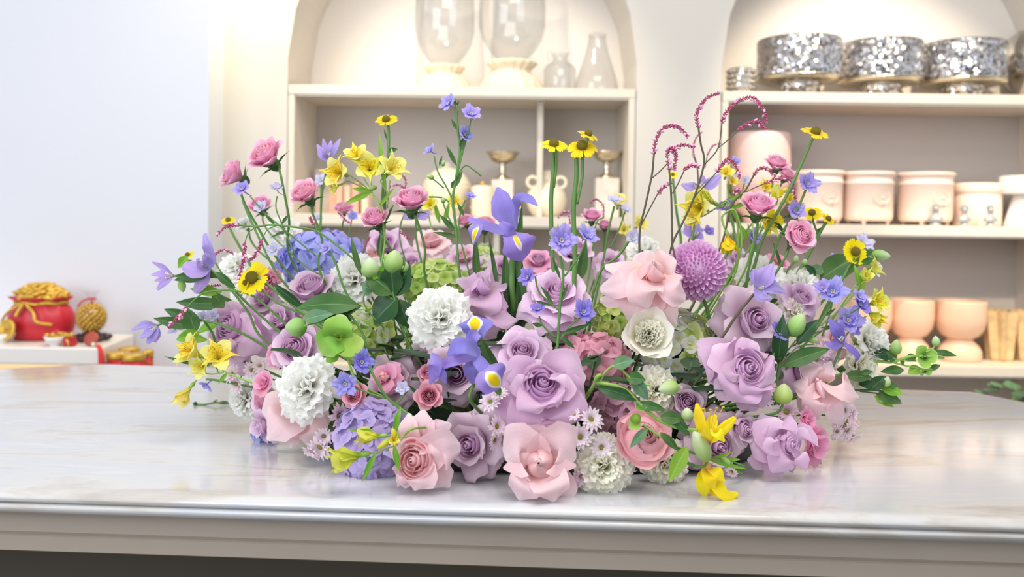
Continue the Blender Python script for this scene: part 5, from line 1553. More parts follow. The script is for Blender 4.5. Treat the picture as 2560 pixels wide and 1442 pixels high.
# ---- delphinium sprays
def dspray(label, dep, stems, bl, leaves=(), fill=(), base=None, mat=None, buds=(), lm=LEAF):
    t, f = spray('delphinium_spray', label, 'delphinium', dep, stems, mat=mat or STEM, base=base)
    for i, q in enumerate(bl):
        x, y, D, az, el = q[:5]; m = q[5] if len(q) > 5 else DELPH
        delph(t, f, x, y, D, dep, az, el, m, i + int(x), roll=i * 31)
    for q in leaves:
        leaf(t, f, q[0], q[1], q[2], dep, lm, bend=.08)
    for q in buds:
        ovoid(t, f, q[0], q[1], q[2], q[3], dep, q[4])
    return t, f
dspray('tall violet delphinium spray rising highest above the arrangement', 1.42,
  [[(1141, 262), (1145, 330), (1150, 370), (1141, 440), (1132, 500), (1140, 570), (1150, 690)],
   [(1177, 298), (1170, 335), (1158, 362), (1145, 420)], [(1165, 350), (1152, 400), (1140, 450)],
   [(1085, 390), (1095, 430), (1115, 465), (1132, 500)], [(1078, 443), (1098, 460), (1110, 470)],
   [(1163, 500), (1152, 530), (1148, 580), (1175, 690)], [(1130, 465), (1160, 415), (1185, 425), (1203, 440)],
   [(1072, 492), (1105, 494), (1122, 505)], [(1107, 505), (1120, 540), (1140, 580)]],
  [(1120, 258, 52, -40, 30), (1178, 284, 54, 10, 40), (1162, 336, 48, 50, 20), (1075, 376, 36, -50, 40), (1176, 490, 32, 30, 55)],
  [((1138, 265), (1136, 244), 6), ((1140, 270), (1148, 250), 6), ((1143, 325), (1128, 296), 8), ((1150, 378), (1166, 335), 16), ((1142, 415), (1115, 362), 11), ((1135, 470), (1157, 425), 13), ((1128, 470), (1145, 448), 16), ((1140, 580), (1098, 535), 14), ((1145, 592), (1082, 580), 12), ((1160, 540), (1143, 505), 10), ((1098, 415), (1106, 388), 6)],
  buds=((1108, 408, 16, 10, 80), (1076, 442, 20, 12, 165), (1108, 500, 16, 12, 90)))
dspray('violet delphinium spray crossing the tall lavender rose at the centre', 1.27,
  [[(1400, 640), (1408, 690), (1400, 760), (1396, 830), (1390, 895)], [(1465, 600), (1448, 640), (1412, 690)], [(1338, 690), (1348, 730), (1385, 765), (1396, 775)],
   [(1348, 790), (1356, 812), (1390, 845)], [(1455, 790), (1425, 815), (1400, 850)]],
  [(1405, 600, 84, 4, 20, DELPH), (1467, 588, 62, 40, 40, DELPH), (1318, 692, 50, -40, 20, DELPHD), (1345, 772, 42, -20, 50, DELPHD), (1460, 778, 62, 20, 26, DELPHD)],
  [((1384, 762), (1350, 712), 9), ((1384, 765), (1332, 750), 7), ((1355, 815), (1330, 808), 12), ((1400, 835), (1480, 808), 14), ((1402, 840), (1438, 872), 12), ((1402, 700), (1380, 640), 8), ((1400, 760), (1420, 708), 9)])
dspray('pale violet delphinium spray at the far left top', 1.50,
  [[(606, 500), (622, 540), (650, 600), (690, 680), (740, 740)], [(693, 490), (690, 520), (705, 560), (740, 640)], [(625, 490), (660, 530), (700, 565), (790, 640)], [(655, 530), (680, 550), (700, 565)], [(722, 628), (770, 670), (810, 690)]],
  [(605, 472, 48, -20, 40, DELPH), (692, 470, 40, 0, 60, DELPHP), (652, 518, 36, -20, 30, DELPHP), (684, 624, 40, -20, 20, DELPHP)],
  [((705, 560), (722, 535), 9), ((690, 565), (658, 530), 7), ((715, 575), (675, 595), 6)])
dspray('violet delphinium spray low at the front left over the dusty roses', 1.22,
  [[(922, 915), (940, 950), (965, 990), (1000, 1020), (1050, 1050)], [(880, 965), (930, 985), (965, 995)], [(1020, 975), (1000, 1000), (985, 1010)]],
  [(905, 905, 66, 30, 20, DELPHD), (863, 960, 66, -10, 6, DELPH), (1006, 970, 36, -10, 20, DELPHP)],
  [((1045, 985), (1022, 962), 8)], lm=LEAFD)
dspray('violet delphinium spray of many florets at the right', 1.42,
  [[(2085, 745), (2060, 790), (2020, 850), (1980, 900), (1930, 960)], [(2150, 770), (2110, 790), (2050, 830), (2000, 870)], [(2110, 815), (2070, 822), (2030, 835)], [(2080, 760), (2070, 800), (2055, 840)]],
  [(2082, 728, 74, -20, 30, DELPH), (2152, 762, 62, 30, 30, DELPHD), (2122, 800, 72, 0, 20, DELPH), (2055, 718, 40, -40, 30, DELPH), (2150, 742, 40, 20, 40, DELPH), (2135, 815, 50, 30, 0, DELPHD)],
  [((2060, 790), (2090, 770), 8), ((2050, 820), (2100, 812), 6)])
dspray('small deep violet delphinium tucked right of the ruffled lavender rose', 1.36, [[(1950, 830), (1935, 870), (1920, 930)]], [(1950, 826, 52, 10, 20, DELPHD)])
dspray('violet delphinium spray at right in front of the relief pots', 1.50,
  [[(2018, 465), (1990, 530), (1950, 590), (1910, 690)], [(1995, 545), (1960, 580), (1935, 620)]],
  [(2020, 458, 58, 10, 20, DELPH), (1990, 525, 52, 0, 20, DELPH)], [((1955, 545), (1990, 535), 7)])
dspray('pale violet delphinium tips behind the right helenium', 1.60, [[(2160, 612), (2110, 680), (2050, 760)], [(2085, 650), (2075, 690), (2060, 730)]], [(2160, 606, 52, 20, 40, DELPHP), (2085, 646, 28, 0, 40, DELPH)])
dspray('faint violet delphinium florets in front of the ribbed pot', 1.72,
  [[(1825, 450), (1835, 520), (1850, 620)], [(1840, 405), (1838, 450)], [(1862, 455), (1850, 500)]],
  [(1825, 440, 34, -10, 30, DELPHP), (1840, 402, 28, 10, 40, DELPH), (1864, 452, 28, 20, 20, DELPHP)])
dspray('pale violet delphinium florets above the left lavender rose', 1.50, [[(505, 795), (530, 830), (560, 880)], [(540, 790), (560, 840)]], [(505, 792, 34, -20, 30, DELPHP), (438, 820, 40, -30, 30, DELPHP), (530, 790, 36, 0, 30, DELPHP)])
dspray('tiny violet delphinium bell hanging beside the left yellow trumpet', 1.48, [[(515, 948), (540, 950), (590, 960)]], [(516, 962, 38, -30, -40, DELPH)])
dspray('pale violet delphinium behind the left alstroemeria cluster', 1.75, [[(803, 470), (802, 540), (806, 620)], [(880, 545), (870, 600)]], [(802, 450, 34, 0, 30, DELPHP), (882, 540, 30, 0, 30, DELPH), (795, 545, 28, 0, 40, DELPHP), (908, 488, 26, 20, 30, DELPH)])
dspray('nearly white delphinium floret beside the knotweed stem at the centre right', 1.40, [[(1575, 598), (1545, 640), (1500, 680), (1470, 790)]], [(1583, 592, 42, 10, 20, DELPHP)])
dspray('closed green-white delphinium buds right of the helenium', 1.62, [[(1536, 515), (1522, 570), (1510, 640)], [(1562, 530), (1545, 580), (1525, 620)]], [(1536, 500, 40, 0, 60, DELPHP), (1564, 524, 34, 20, 50, DELPHP)])
dspray('small lilac delphinium in front of the white upper left carnation', 1.46, [[(820, 620), (840, 660), (870, 740)]], [(814, 622, 32, -20, 30, DELPH)])
dspray('violet delphinium behind the right alstroemeria', 1.66, [[(1885, 585), (1880, 650)], [(1870, 560), (1880, 620)]], [(1885, 590, 44, 20, 20, DELPHD), (1772, 578, 32, 0, 30, DELPHD), (1730, 575, 50, -10, 20, DELPH)])

# ---- clematis
def cspray(label, dep, stems, center, petals, leaves=(), buds=(), mat=None, pm=None, face=(0, 15)):
    t, f = spray('clematis_sprig', label, 'clematis', dep, stems, mat=mat or STEM)
    rclem(t, f, dep, center, petals, pm, face=face)
    for q in leaves: leaf(t, f, q[0], q[1], q[2], dep, q[3] if len(q) > 3 else LEAF, bend=.1)
    for q in buds: ovoid(t, f, *q[:4], dep, q[4])
    return t, f
cspray('large violet clematis on the left reaching past the lavender roses', 1.45, [[(525, 672), (570, 715), (620, 780), (660, 850)]], (520, 670),
  [([(528, 640, .0), (518, 612, -.01), (510, 584, .0)], [16, 34, 30, 14]), ([(490, 672, -.02), (460, 658, -.01)], [20, 56, 30]), ([(520, 648, -.02), (508, 636, -.03)], [18, 36, 20]), ([(506, 700, .0), (486, 732, .01)], [18, 36, 20]), ([(530, 650, .01), (535, 630, .01)], [14, 22, 8])],
  [((470, 640), (445, 670), 26, LEAFY), ((520, 690), (435, 690), 26), ((540, 680), (590, 720), 22)])
cspray('violet clematis at far left with half-closed petals', 1.46, [[(434, 690), (500, 690), (560, 700), (620, 760)]], (434, 690),
  [([(408, 668, .01), (380, 655, .01)], [6, 16, 5]), ([(405, 684, -.005), (378, 686, .0)], [8, 22, 5]), ([(412, 704, -.01), (392, 724, -.01)], [8, 22, 10]), ([(408, 696, .01), (386, 702, .01)], [8, 14, 5])],
  [((520, 690), (434, 700), 24), ((560, 690), (480, 680), 18)], ((455, 716, 30, 20, -80),))
cspray('leftmost violet clematis bell nodding over the side counter', 1.47, [[(393, 814), (430, 800), (500, 800), (600, 830)]], (393, 814),
  [([(362, 812, -.005), (328, 825, .0)], [8, 22, 6]), ([(368, 832, -.015), (350, 842, -.01)], [8, 22, 14]), ([(382, 838, -.01), (366, 858, .0)], [8, 24, 12]), ([(392, 836, .0), (386, 856, .01)], [8, 20, 8])],
  [((485, 815), (383, 795), 30), ((490, 800), (410, 772), 30), ((490, 830), (470, 770), 46, LEAF), ((500, 830), (440, 850), 34, LEAFY), ((560, 760), (440, 755), 34), ((560, 770), (532, 728), 36), ((555, 730), (475, 722), 26, LEAFY), ((520, 850), (445, 836), 24, LEAFY)])
cspray('violet clematis looking up over the right white carnation', 1.33, [[(1885, 735), (1840, 790), (1800, 850), (1700, 985)]], (1893, 722),
  [([(1912, 690, -.01), (1932, 660, .0)], [18, 50, 14]), ([(1886, 696, .015), (1888, 672, .02)], [18, 34, 16]), ([(1930, 716, -.01), (1965, 732, .0)], [16, 40, 10]), ([(1900, 738, -.02), (1930, 746, -.02)], [20, 34, 10])], (), (), STEMB)
cspray('violet clematis behind the tall knotweed at the upper right', 1.62, [[(1752, 475), (1740, 520), (1720, 640)]], (1752, 475),
  [([(1730, 470, -.01), (1703, 460, .0)], [12, 30, 8]), ([(1756, 455, .0), (1758, 438, .0)], [12, 26, 10]), ([(1778, 458, -.01), (1802, 438, .0)], [12, 30, 14])])
cspray('violet star clematis against the cabinet, left of the yellow cluster', 1.62, [[(822, 398), (806, 480), (802, 560), (806, 640)]], (822, 400),
  [([(806, 385, -.01), (792, 362, .0)], [8, 24, 8]), ([(814, 375, .0), (808, 346, .0)], [8, 18, 5]), ([(836, 372, .0), (851, 346, .01)], [8, 16, 5]), ([(824, 375, .01), (828, 352, .02)], [8, 18, 6]), ([(808, 392, -.02), (797, 385, -.02)], [8, 16, 8])])
cspray('violet clematis behind the pink spray rose at the centre left', 1.62, [[(1040, 545), (1045, 620)]], (1040, 545), [([(1022, 540), (1008, 548)], [8, 24, 8]), ([(1060, 540), (1074, 532)], [8, 26, 8]), ([(1040, 530), (1038, 518)], [8, 20, 8])])
cspray('violet clematis behind the orchid-pink dahlia stems', 1.64, [[(1735, 592), (1730, 660)]], (1735, 595), [([(1722, 580), (1712, 568)], [8, 22, 8]), ([(1740, 575), (1748, 558)], [8, 22, 8]), ([(1750, 590), (1758, 600)], [8, 20, 8])])
cspray('deep violet clematis with curled petals at the right edge', 1.38, [[(2105, 862), (2080, 920), (2040, 980)]], (2105, 856),
  [([(2092, 825, -.01), (2072, 797, .0)], [14, 32, 10]), ([(2082, 862, -.02), (2064, 852, -.01)], [12, 30, 12]), ([(2130, 876, -.01), (2146, 892, -.01), (2138, 906, .0)], [10, 20, 18, 8]), ([(2100, 840, .01), (2108, 800, .02)], [14, 28, 10])], pm=CLEMD)
cspray('half hidden violet clematis behind the right alstroemeria cluster', 1.66, [[(1820, 525), (1830, 600)]], (1818, 525), [([(1806, 515), (1790, 522)], [8, 24, 8]), ([(1822, 505), (1828, 492)], [8, 22, 8])], pm=CLEMD)

# ---- irises
def iris(label, dep, petals, stemp, c, leaves=(), buds=(), r=.0052, back=.01):
    cp = P(c[0], c[1], dep)
    t, f = flower_root('iris', label, 'iris', cp)
    for nm, pts, ws, fc, mt in petals:
        ribbon(t, f, nm, pts, ws, dep, mt, face=fc, cup=.4, ruf=.07, rk=1.6, rolld=.15, nv=18, nu=14)
    obj('flower_tube', strand([cp + Vector((0, .002, .004)), P(c[0] + 2, c[1] + 40, dep + .004)], .006, f, r1=.0085), STEML, t)
    pts = [P(c[0] + 2, c[1] + 38, dep + .004)] + pl(stemp, dep + back) + [f]
    obj('stem', strand(pts, r, f), STEM, t)
    for q in leaves:
        leaf(t, f, q[0], q[1], q[2], dep + .012, q[3] if len(q) > 3 else LEAF, bend=.02, fold=.4, name='leaf', wpk=.3)
    for q in buds: ovoid(t, f, *q[:4], dep, q[4], LEAF, 'spathe')
iris('tall violet iris standing at the centre of the arrangement', 1.40,
  [('standard_petal', [(1280, 582, .01), (1266, 545, .0), (1253, 505, .0), (1243, 468, .015)], [14, 36, 62, 52, 12], (-20, 10), IRISM),
   ('standard_petal', [(1290, 570, .01), (1286, 525, .015), (1300, 494, .01), (1324, 498, .0), (1344, 514, -.005)], [10, 22, 32, 28, 6], (10, 40), IRISM),
   ('fall_petal', [(1284, 590, .0), (1240, 574, -.01), (1204, 560, -.015), (1170, 546, -.01)], [18, 30, 32, 12], (-10, 40), IRISM),
   ('fall_petal', [(1200, 562, -.02), (1190, 575, -.03), (1184, 592, -.03), (1182, 612, -.02)], [16, 40, 32, 6], (-30, 10), IRISB),
   ('fall_petal', [(1282, 582, -.005), (1290, 596, -.03), (1300, 618, -.035), (1310, 648, -.02)], [16, 62, 92, 50], (10, 15), IRISA),
   ('style_arm', [(1288, 596, -.01), (1272, 576, -.03), (1250, 556, -.03)], [14, 32, 20], (0, 20), IRISM),
   ('style_arm', [(1278, 590, -.02), (1264, 600, -.035), (1258, 606, -.03)], [14, 24, 10], (-10, 10), IRISM)],
  [(1280, 680), (1283, 760)], (1282, 592),
  leaves=[((1306, 830), (1300, 620), 30), ((1270, 830), (1262, 610), 30), ((1245, 720), (1222, 590), 12), ((1283, 760), (1306, 505), 26), ((1290, 850), (1283, 640), 34, LEAFD)])
iris('front violet iris lying forward over the lavender roses', 1.17,
  [('fall_petal', [(1184, 842, .0), (1186, 824, -.01), (1187, 806, -.01), (1184, 790, .0)], [26, 60, 92, 50], (0, 30), IRISB),
   ('style_arm', [(1196, 832, -.015), (1182, 840, -.02), (1166, 850, -.015)], [20, 34, 16], (0, 10), IRISM),
   ('standard_petal', [(1184, 896, .0), (1180, 870, -.01), (1178, 842, -.005)], [22, 30, 24], (0, 0), IRISM),
   ('standard_petal', [(1200, 888, -.01), (1168, 866, -.03), (1138, 868, -.03), (1118, 888, -.02)], [18, 40, 44, 14], (-10, 30), IRISM),
   ('fall_petal', [(1182, 892, -.01), (1145, 900, -.03), (1110, 910, -.03), (1088, 918, -.03)], [26, 28, 26, 24], (0, 30), IRISM),
   ('fall_petal', [(1078, 882, -.02), (1090, 908, -.035), (1084, 935, -.03), (1074, 960, -.02)], [6, 38, 34, 8], (-20, 10), IRISM),
   ('style_arm', [(1096, 916, -.03), (1104, 936, -.035), (1114, 958, -.03)], [20, 26, 8], (-10, 0), IRISM),
   ('standard_petal', [(1180, 898, -.01), (1176, 925, -.02), (1184, 960, -.01)], [10, 36, 16], (0, 0), IRISM),
   ('fall_petal', [(1184, 888, -.01), (1206, 914, -.03), (1224, 936, -.035)], [22, 32, 34], (0, 10), IRISM),
   ('fall_petal', [(1212, 924, -.035), (1226, 940, -.045), (1240, 956, -.04), (1252, 968, -.03)], [30, 84, 78, 26], (10, 10), IRISB)],
  [(1184, 960), (1182, 1010)], (1184, 896),
  leaves=[((1244, 945), (1200, 840), 34), ((1250, 990), (1232, 935), 18)], r=.0026, back=.05)
def strap(label, segs, dep, fy=None):
    t, f = None, None
    b = P(segs[0][0][0], segs[0][0][1], dep); f = foot(b, .8)
    t = thing('iris_leaf', label, 'leaf', f)
    for (b_, tp, w) in segs:
        leaf(t, f, b_, tp, w, dep, LEAF, bend=.02, fold=.5, name='leaf', wpk=.3)
    obj('stalk', strand([P(*segs[0][0], dep), f], .003, f), STEM, t)
strap('broad green iris leaf behind the centre left, by the delphinium stems', [((1192, 700), (1188, 585), 20)], 1.55)
strap('broad green iris leaf behind the two helenium stems', [((1450, 700), (1466, 600), 26)], 1.6)
strap('narrow upright leaf at the left below the yellow alstroemeria cluster', [((955, 640), (966, 450), 12), ((945, 640), (958, 560), 14)], 1.6)

# ---- helenium
def hspray(label, dep, stems, bl, leaves=(), r=.0021, mat=STEM):
    t, f = spray('helenium_stem', label, 'helenium', dep, stems, r=r, mat=mat)
    for q in bl: helen(t, f, *q[:3], dep, q[3], q[4], seed=int(q[0]) % 3, droop=q[5])
    for q in leaves: leaf(t, f, q[0], q[1], q[2], dep, q[3] if len(q) > 3 else LEAF, bend=.1)
hspray('single yellow helenium standing above the left yellow cluster', 1.50, [[(969, 308), (972, 340), (969, 400), (958, 470), (955, 580), (960, 680)]], [(965, 296, 54, -10, 58, 84)],
       [((970, 378), (994, 372), 14), ((968, 350), (960, 322), 5), ((962, 470), (948, 328), 14, LEAFY), ((960, 560), (985, 510), 8)])
hspray('yellow helenium pair of stems with one bloom, left of the double one', 1.40, [[(1380, 372), (1383, 420), (1378, 500), (1380, 620), (1386, 700), (1390, 780)], [(1390, 372), (1390, 420), (1384, 470)]],
       [(1385, 356, 66, 0, 62, 112)], r=.0026)
hspray('double-headed yellow helenium, tallest on the thick centre right stem', 1.38, [[(1440, 390), (1441, 440), (1434, 520), (1437, 640), (1434, 740), (1430, 900)], [(1456, 390), (1456, 440), (1442, 510)], [(1470, 345), (1460, 380), (1456, 400)]],
       [(1455, 362, 74, 0, 50, 128), (1472, 332, 52, 40, 60, 120)], r=.0028)
hspray('yellow helenium on a long slanting stem at the upper right', 1.48, [[(2035, 340), (2010, 395), (1985, 450), (1955, 510), (1905, 600), (1870, 700)]], [(2040, 326, 66, 20, 60, 96)], r=.0019)
hspray('yellow helenium facing forward at the left beside the knotweed', 1.42, [[(640, 690), (700, 735), (760, 785), (830, 840)], [(625, 700), (700, 760), (800, 800)]], [(628, 692, 88, -24, 32, 96), (612, 706, 40, -60, 10, 90)], [((760, 770), (680, 705), 22, LEAFD)])
hspray('yellow helenium facing forward at the far right', 1.50, [[(2135, 645), (2110, 690), (2070, 760), (2020, 840)]], [(2140, 628, 64, 8, 16, 86)], [((2150, 660), (2185, 645), 18), ((2115, 690), (2150, 640), 16)])
hspray('small yellow helenium behind the left violet clematis', 1.60, [[(470, 650), (490, 690), (540, 730)]], [(468, 636, 34, -30, 50, 96)], [((480, 650), (456, 672), 18, LEAFY)])
hspray('small yellow helenium at the back left by the pier', 1.75, [[(570, 560), (590, 600), (640, 680)]], [(570, 548, 34, 0, 60, 100)])
hspray('pair of small yellow heleniums in front of the relief pots', 1.55, [[(2068, 552), (2050, 580), (2020, 640), (1980, 700)], [(2030, 535), (2035, 560), (2045, 585)]], [(2072, 545, 38, 30, 40, 98), (2030, 530, 48, -20, 50, 96)], [((2040, 585), (2058, 568), 14)])
hspray('tiny yellow helenium behind the knotweed at the upper right', 1.8, [[(1682, 445), (1690, 520), (1700, 640)]], [(1682, 435, 24, 0, 40, 90)])

# ---- alstroemeria
def aspray(label, dep, stems, bl, leaves=(), buds=(), mat=STEML, r=.0013):
    t, f = spray('alstroemeria_stem', label, 'alstroemeria', dep, stems, r=r, mat=mat)
    for i, q in enumerate(bl):
        p, d = alst(t, f, *q[:3], dep, q[3], q[4], q[5], seed=int(q[0]) % 3, mats=q[6] if len(q) > 6 else None, roll=i * 50)
        if len(q) > 7:
            e = P(*q[7], dep)
            obj('pedicel', strand([p, p - d * .012, e], .0012, f), STEML, t)
    for q in leaves: leaf(t, f, q[0], q[1], q[2], dep, q[3] if len(q) > 3 else LEAFY, bend=.12)
    for q in buds: ovoid(t, f, *q[:4], dep, q[4], q[5] if len(q) > 5 else None)
    return t, f
J = (930, 480)
aspray('yellow alstroemeria cluster with flecked petals at the upper left', 1.46, [[(930, 482), (950, 520), (962, 600), (958, 700)], [(975, 450), (968, 520)]],
   [(846, 432, 88, -30, 8, 1, (YEL, YELS), J), (892, 392, 76, -10, 50, 1, (YEL, YELS), J), (924, 420, 86, 6, 14, 1, (YEL, YELS), J), (978, 424, 92, 40, 30, 1, (YEL, YEL), (968, 480)), (838, 466, 50, -60, -20, 1, (YEL, YEL), J)],
   [((930, 480), (860, 510), 16), ((945, 520), (985, 470), 10), ((930, 480), (880, 470), 14), ((965, 480), (948, 330), 12)], ((930, 470, 26, 12, 190),))
aspray('yellow alstroemeria cluster at the far left with a hanging trumpet', 1.42, [[(560, 928), (600, 945), (640, 960), (690, 980)], [(500, 930), (530, 935), (560, 930)]],
   [(480, 880, 104, -50, 30, 1, (YEL, YELS), (560, 928)), (545, 890, 92, 14, 34, 2, (YEL, YELS), (560, 928)), (462, 985, 84, -60, -50, 0, (YEL, YEL), (500, 930)), (505, 915, 70, -20, 0, 1, (YEL, YEL), (545, 930))],
   [((495, 912), (410, 890), 9, LEAF), ((560, 925), (520, 880), 10), ((570, 930), (545, 960), 10)])
aspray('yellow alstroemeria cluster at the upper right beside the knotweed', 1.52, [[(1815, 500), (1840, 540), (1845, 620), (1830, 700)], [(1835, 520), (1850, 560), (1848, 600)]],
   [(1745, 520, 100, -46, 6, 1, (YEL, YELS), (1815, 500)), (1768, 498, 92, -60, 20, 0, (YEL, YELG), (1815, 500)), (1735, 545, 56, -50, -10, 1, (YELS, YELS), (1815, 505))],
   [((1820, 505), (1850, 560), 12), ((1830, 520), (1880, 500), 12), ((1845, 600), (1880, 570), 12), ((1820, 500), (1858, 478), 14)])
aspray('hanging golden alstroemeria trumpet above the dahlia', 1.46, [[(1812, 572), (1806, 540), (1840, 530), (1848, 640)]], [(1820, 605, 74, 10, -70, 0, (GOLDY, GOLDY))])
aspray('yellow alstroemeria behind the right pink spray rose', 1.50, [[(1900, 560), (1880, 620), (1850, 700)], [(1935, 500), (1900, 580)]],
   [(1920, 552, 84, 30, -10, 1, (GOLDY, YELS), (1885, 600)), (1938, 490, 70, 50, 50, 0, (YEL, GOLDY), (1900, 570))], [((1900, 540), (1870, 470), 12), ((1935, 555), (1960, 580), 12, LEAFD), ((1870, 600), (1850, 560), 12)])
aspray('yellow alstroemeria behind the pink roses at the upper right', 1.70, [[(1818, 460), (1825, 540), (1840, 640)], [(1925, 480), (1915, 560)]], [(1815, 434, 50, 0, 40, 1), (1915, 470, 56, 10, 40, 1), (1970, 500, 56, 40, 20, 1), (1830, 455, 36, 20, 30, 1)])
aspray('deep yellow alstroemeria at the right edge beside the white carnation', 1.44, [[(2165, 790), (2130, 820), (2080, 870)], [(2155, 690), (2120, 740), (2080, 800)]],
   [(2190, 755, 76, 30, 20, 1, (YELG, YELS)), (2185, 790, 70, 40, -30, 0, (YELG, GOLDY)), (2158, 695, 64, 20, 40, 0, (YELG, YELG))],
   [((2150, 720), (2135, 660), 14), ((2140, 740), (2165, 700), 14)])
aspray('pale green alstroemeria bloom behind the far right helenium', 1.52, [[(2175, 685), (2130, 740), (2070, 800)]], [(2180, 672, 66, 40, 30, 1, (SEP, YELG))])
def golden(label, dep, stem, petals, stam, tube, leaves=(), buds=()):
    t, f = spray('alstroemeria_stem', label, 'alstroemeria', dep, stem, r=.0014, mat=STEM)
    for i, (pts, ws, fc) in enumerate(petals): ribbon(t, f, 'petal', pts, ws, dep, GOLDY, face=fc, cup=.5, ruf=.08, rolld=.2, seed=i, nv=12, nu=8)
    m = MB()
    for q in stam:
        pts = spline([p - f for p in pl(q, dep - .01)], 4); m.tube(pts, .0006, 5); m.ball(tuple(pts[-1]), .0016, 6, 4, (1.6, .8, .8))
    obj('stamens', m, M_stam, t)
    obj('flower_tube', strand(pl(tube[0], dep), tube[1], f, r1=tube[2]), basic('tube_orange', (232, 170, 80), .5), t)
    for q in leaves: leaf(t, f, q[0], q[1], q[2], dep, LEAFY, bend=.1)
    for q in buds: ovoid(t, f, *q[:4], dep, q[4])
golden('golden star-shaped alstroemeria at the front right', 1.18, [[(1768, 1108), (1770, 1150), (1740, 1165)]],
  [([(1768, 1104), (1752, 1060, .0), (1742, 1008, .01)], [16, 30, 26, 10], (-10, 10)), ([(1775, 1100), (1800, 1078, -.02), (1840, 1044, -.01)], [14, 28, 26, 14], (20, 20)),
   ([(1770, 1098), (1778, 1060, .01), (1790, 1036, .015)], [16, 34, 28, 8], (0, 20)), ([(1772, 1100), (1792, 1082, -.03), (1812, 1104, -.03)], [16, 34, 28, 6], (10, 30)),
   ([(1768, 1102), (1766, 1085, -.02), (1762, 1070, -.03)], [16, 30, 26, 12], (-20, 10)), ([(1774, 1100), (1812, 1072, .0), (1832, 1064, .0)], [14, 24, 20, 8], (10, 10))],
  [[(1775, 1085), (1772, 1045), (1758, 1022)], [(1778, 1085), (1782, 1045), (1792, 1020)], [(1780, 1085), (1790, 1050), (1808, 1018)], [(1772, 1090), (1774, 1050), (1776, 1024)]], ([(1768, 1120, .005), (1769, 1104, .0), (1771, 1094, -.004)], .003, .0048))
golden('golden alstroemeria hanging down over the marble edge at front right', 1.19, [[(1765, 1150), (1762, 1142), (1745, 1136), (1728, 1130)], [(1765, 1146), (1800, 1144), (1862, 1165)]],
  [([(1770, 1172), (1785, 1205, -.015), (1815, 1238, -.02), (1846, 1234, -.01)], [16, 40, 34, 28, 12], (10, 20)), ([(1768, 1175), (1758, 1208, -.01), (1762, 1244, .0)], [14, 38, 34, 12], (-20, 10)),
   ([(1772, 1172), (1792, 1180, -.02), (1812, 1204, -.02)], [16, 34, 30, 8], (10, 30)), ([(1774, 1190), (1786, 1240, .0), (1800, 1268, .0), (1816, 1262, .0)], [12, 18, 16, 16, 8], (0, 10)), ([(1768, 1172), (1776, 1195, -.025), (1786, 1222, -.02)], [16, 44, 36, 12], (0, 10))],
  [[(1784, 1200), (1796, 1228), (1812, 1240)], [(1782, 1205), (1792, 1235), (1806, 1250)], [(1780, 1205), (1800, 1225), (1822, 1232)]], ([(1764, 1150), (1766, 1165), (1772, 1190)], .0035, .0085),
  [((1770, 1148), (1868, 1172), 12), ((1775, 1146), (1835, 1128), 9), ((1800, 1146), (1852, 1148), 12)], ((1815, 1152, 40, 16, -35),))
aspray('green-yellow alstroemeria buds at the front left over the lilac hydrangea', 1.17, [[(1002, 1100), (1012, 1085), (1040, 1070)], [(1000, 1098), (990, 1060), (985, 1035)]],
   [(872, 1142, 124, -80, -8, 0, (YELG, YELG), (995, 1110)), (928, 1090, 92, -84, -2, 0, (YELG, YELG), (995, 1095)), (985, 1100, 34, 10, 30, 1, (YELG, GOLDY))],
   [((985, 1085), (1002, 1015), 16), ((930, 1075), (870, 1075), 10), ((985, 1110), (1000, 1180), 16), ((940, 1130), (905, 1205), 16)], ((985, 1080, 30, 14, 100, YELS), (960, 1110, 44, 16, 215, YELG)))
aspray('pale yellow alstroemeria at the back centre left', 1.80, [[(1070, 530), (1085, 600)], [(1140, 520), (1130, 600)]], [(1075, 512, 56, -10, 30, 1), (1135, 505, 50, 20, 30, 1), (1290, 520, 30, 0, 40, 1)], [((1100, 560), (1085, 500), 12), ((1110, 560), (1125, 500), 12)])
aspray('pale yellow alstroemeria at the back by the pier', 1.82, [[(1575, 560), (1565, 640)], [(1555, 520), (1565, 600)]], [(1598, 562, 54, 30, 30, 1, (YEL, YEL)), (1545, 505, 56, 0, 50, 1, (YEL, YEL)), (1560, 575, 40, 0, 20, 1, (YEL, YEL))])
# ---- knotweed (drooping magenta spikes)
def knot(label, dep, stems, spikes, mat=STEMB, th=1.0, ball=1.0):
    t, f = spray('knotweed_stem', label, 'knotweed', dep, stems, r=.0012, mat=mat)
    for k, sp in enumerate(spikes):
        pts = spline(pl(sp, dep), 8)
        m = MB(); m2 = MB(); rg = random.Random(int(sp[0][0] * 3 + sp[0][1]))
        m.tube([q - f for q in pts], .0009, 5)
        L = sum((pts[i + 1] - pts[i]).length for i in range(len(pts) - 1))
        n = max(14, int(L / .0012)); seg = len(pts) - 1
        for i in range(n):
            u = (i + .5) / n * seg; j = min(seg - 1, int(u)); q = pts[j].lerp(pts[j + 1], u - j)
            tg = (pts[j + 1] - pts[j]).normalized(); o = tg.orthogonal().normalized()
            a = i * 2.4; side = (o * cos(a) + tg.cross(o) * sin(a))
            w = .0029 * th * (1 - .45 * (i / n) ** 3)
            ax = (side * .8 + tg * .9).normalized()
            big = rg.random() < .16
            (m2 if big else m).ball(tuple(q + side * w * (1.3 if big else .8) - f), .0020 * th * (1.15 if big else .74), 6, 4, (.85, .85, 1.5), ax.to_track_quat('Z', 'Y').to_matrix().to_4x4())
        o1 = obj('flower_spike', m, M_bead, t)
        if m2.v: obj('open_florets', m2, M_bead2, o1)
    return t
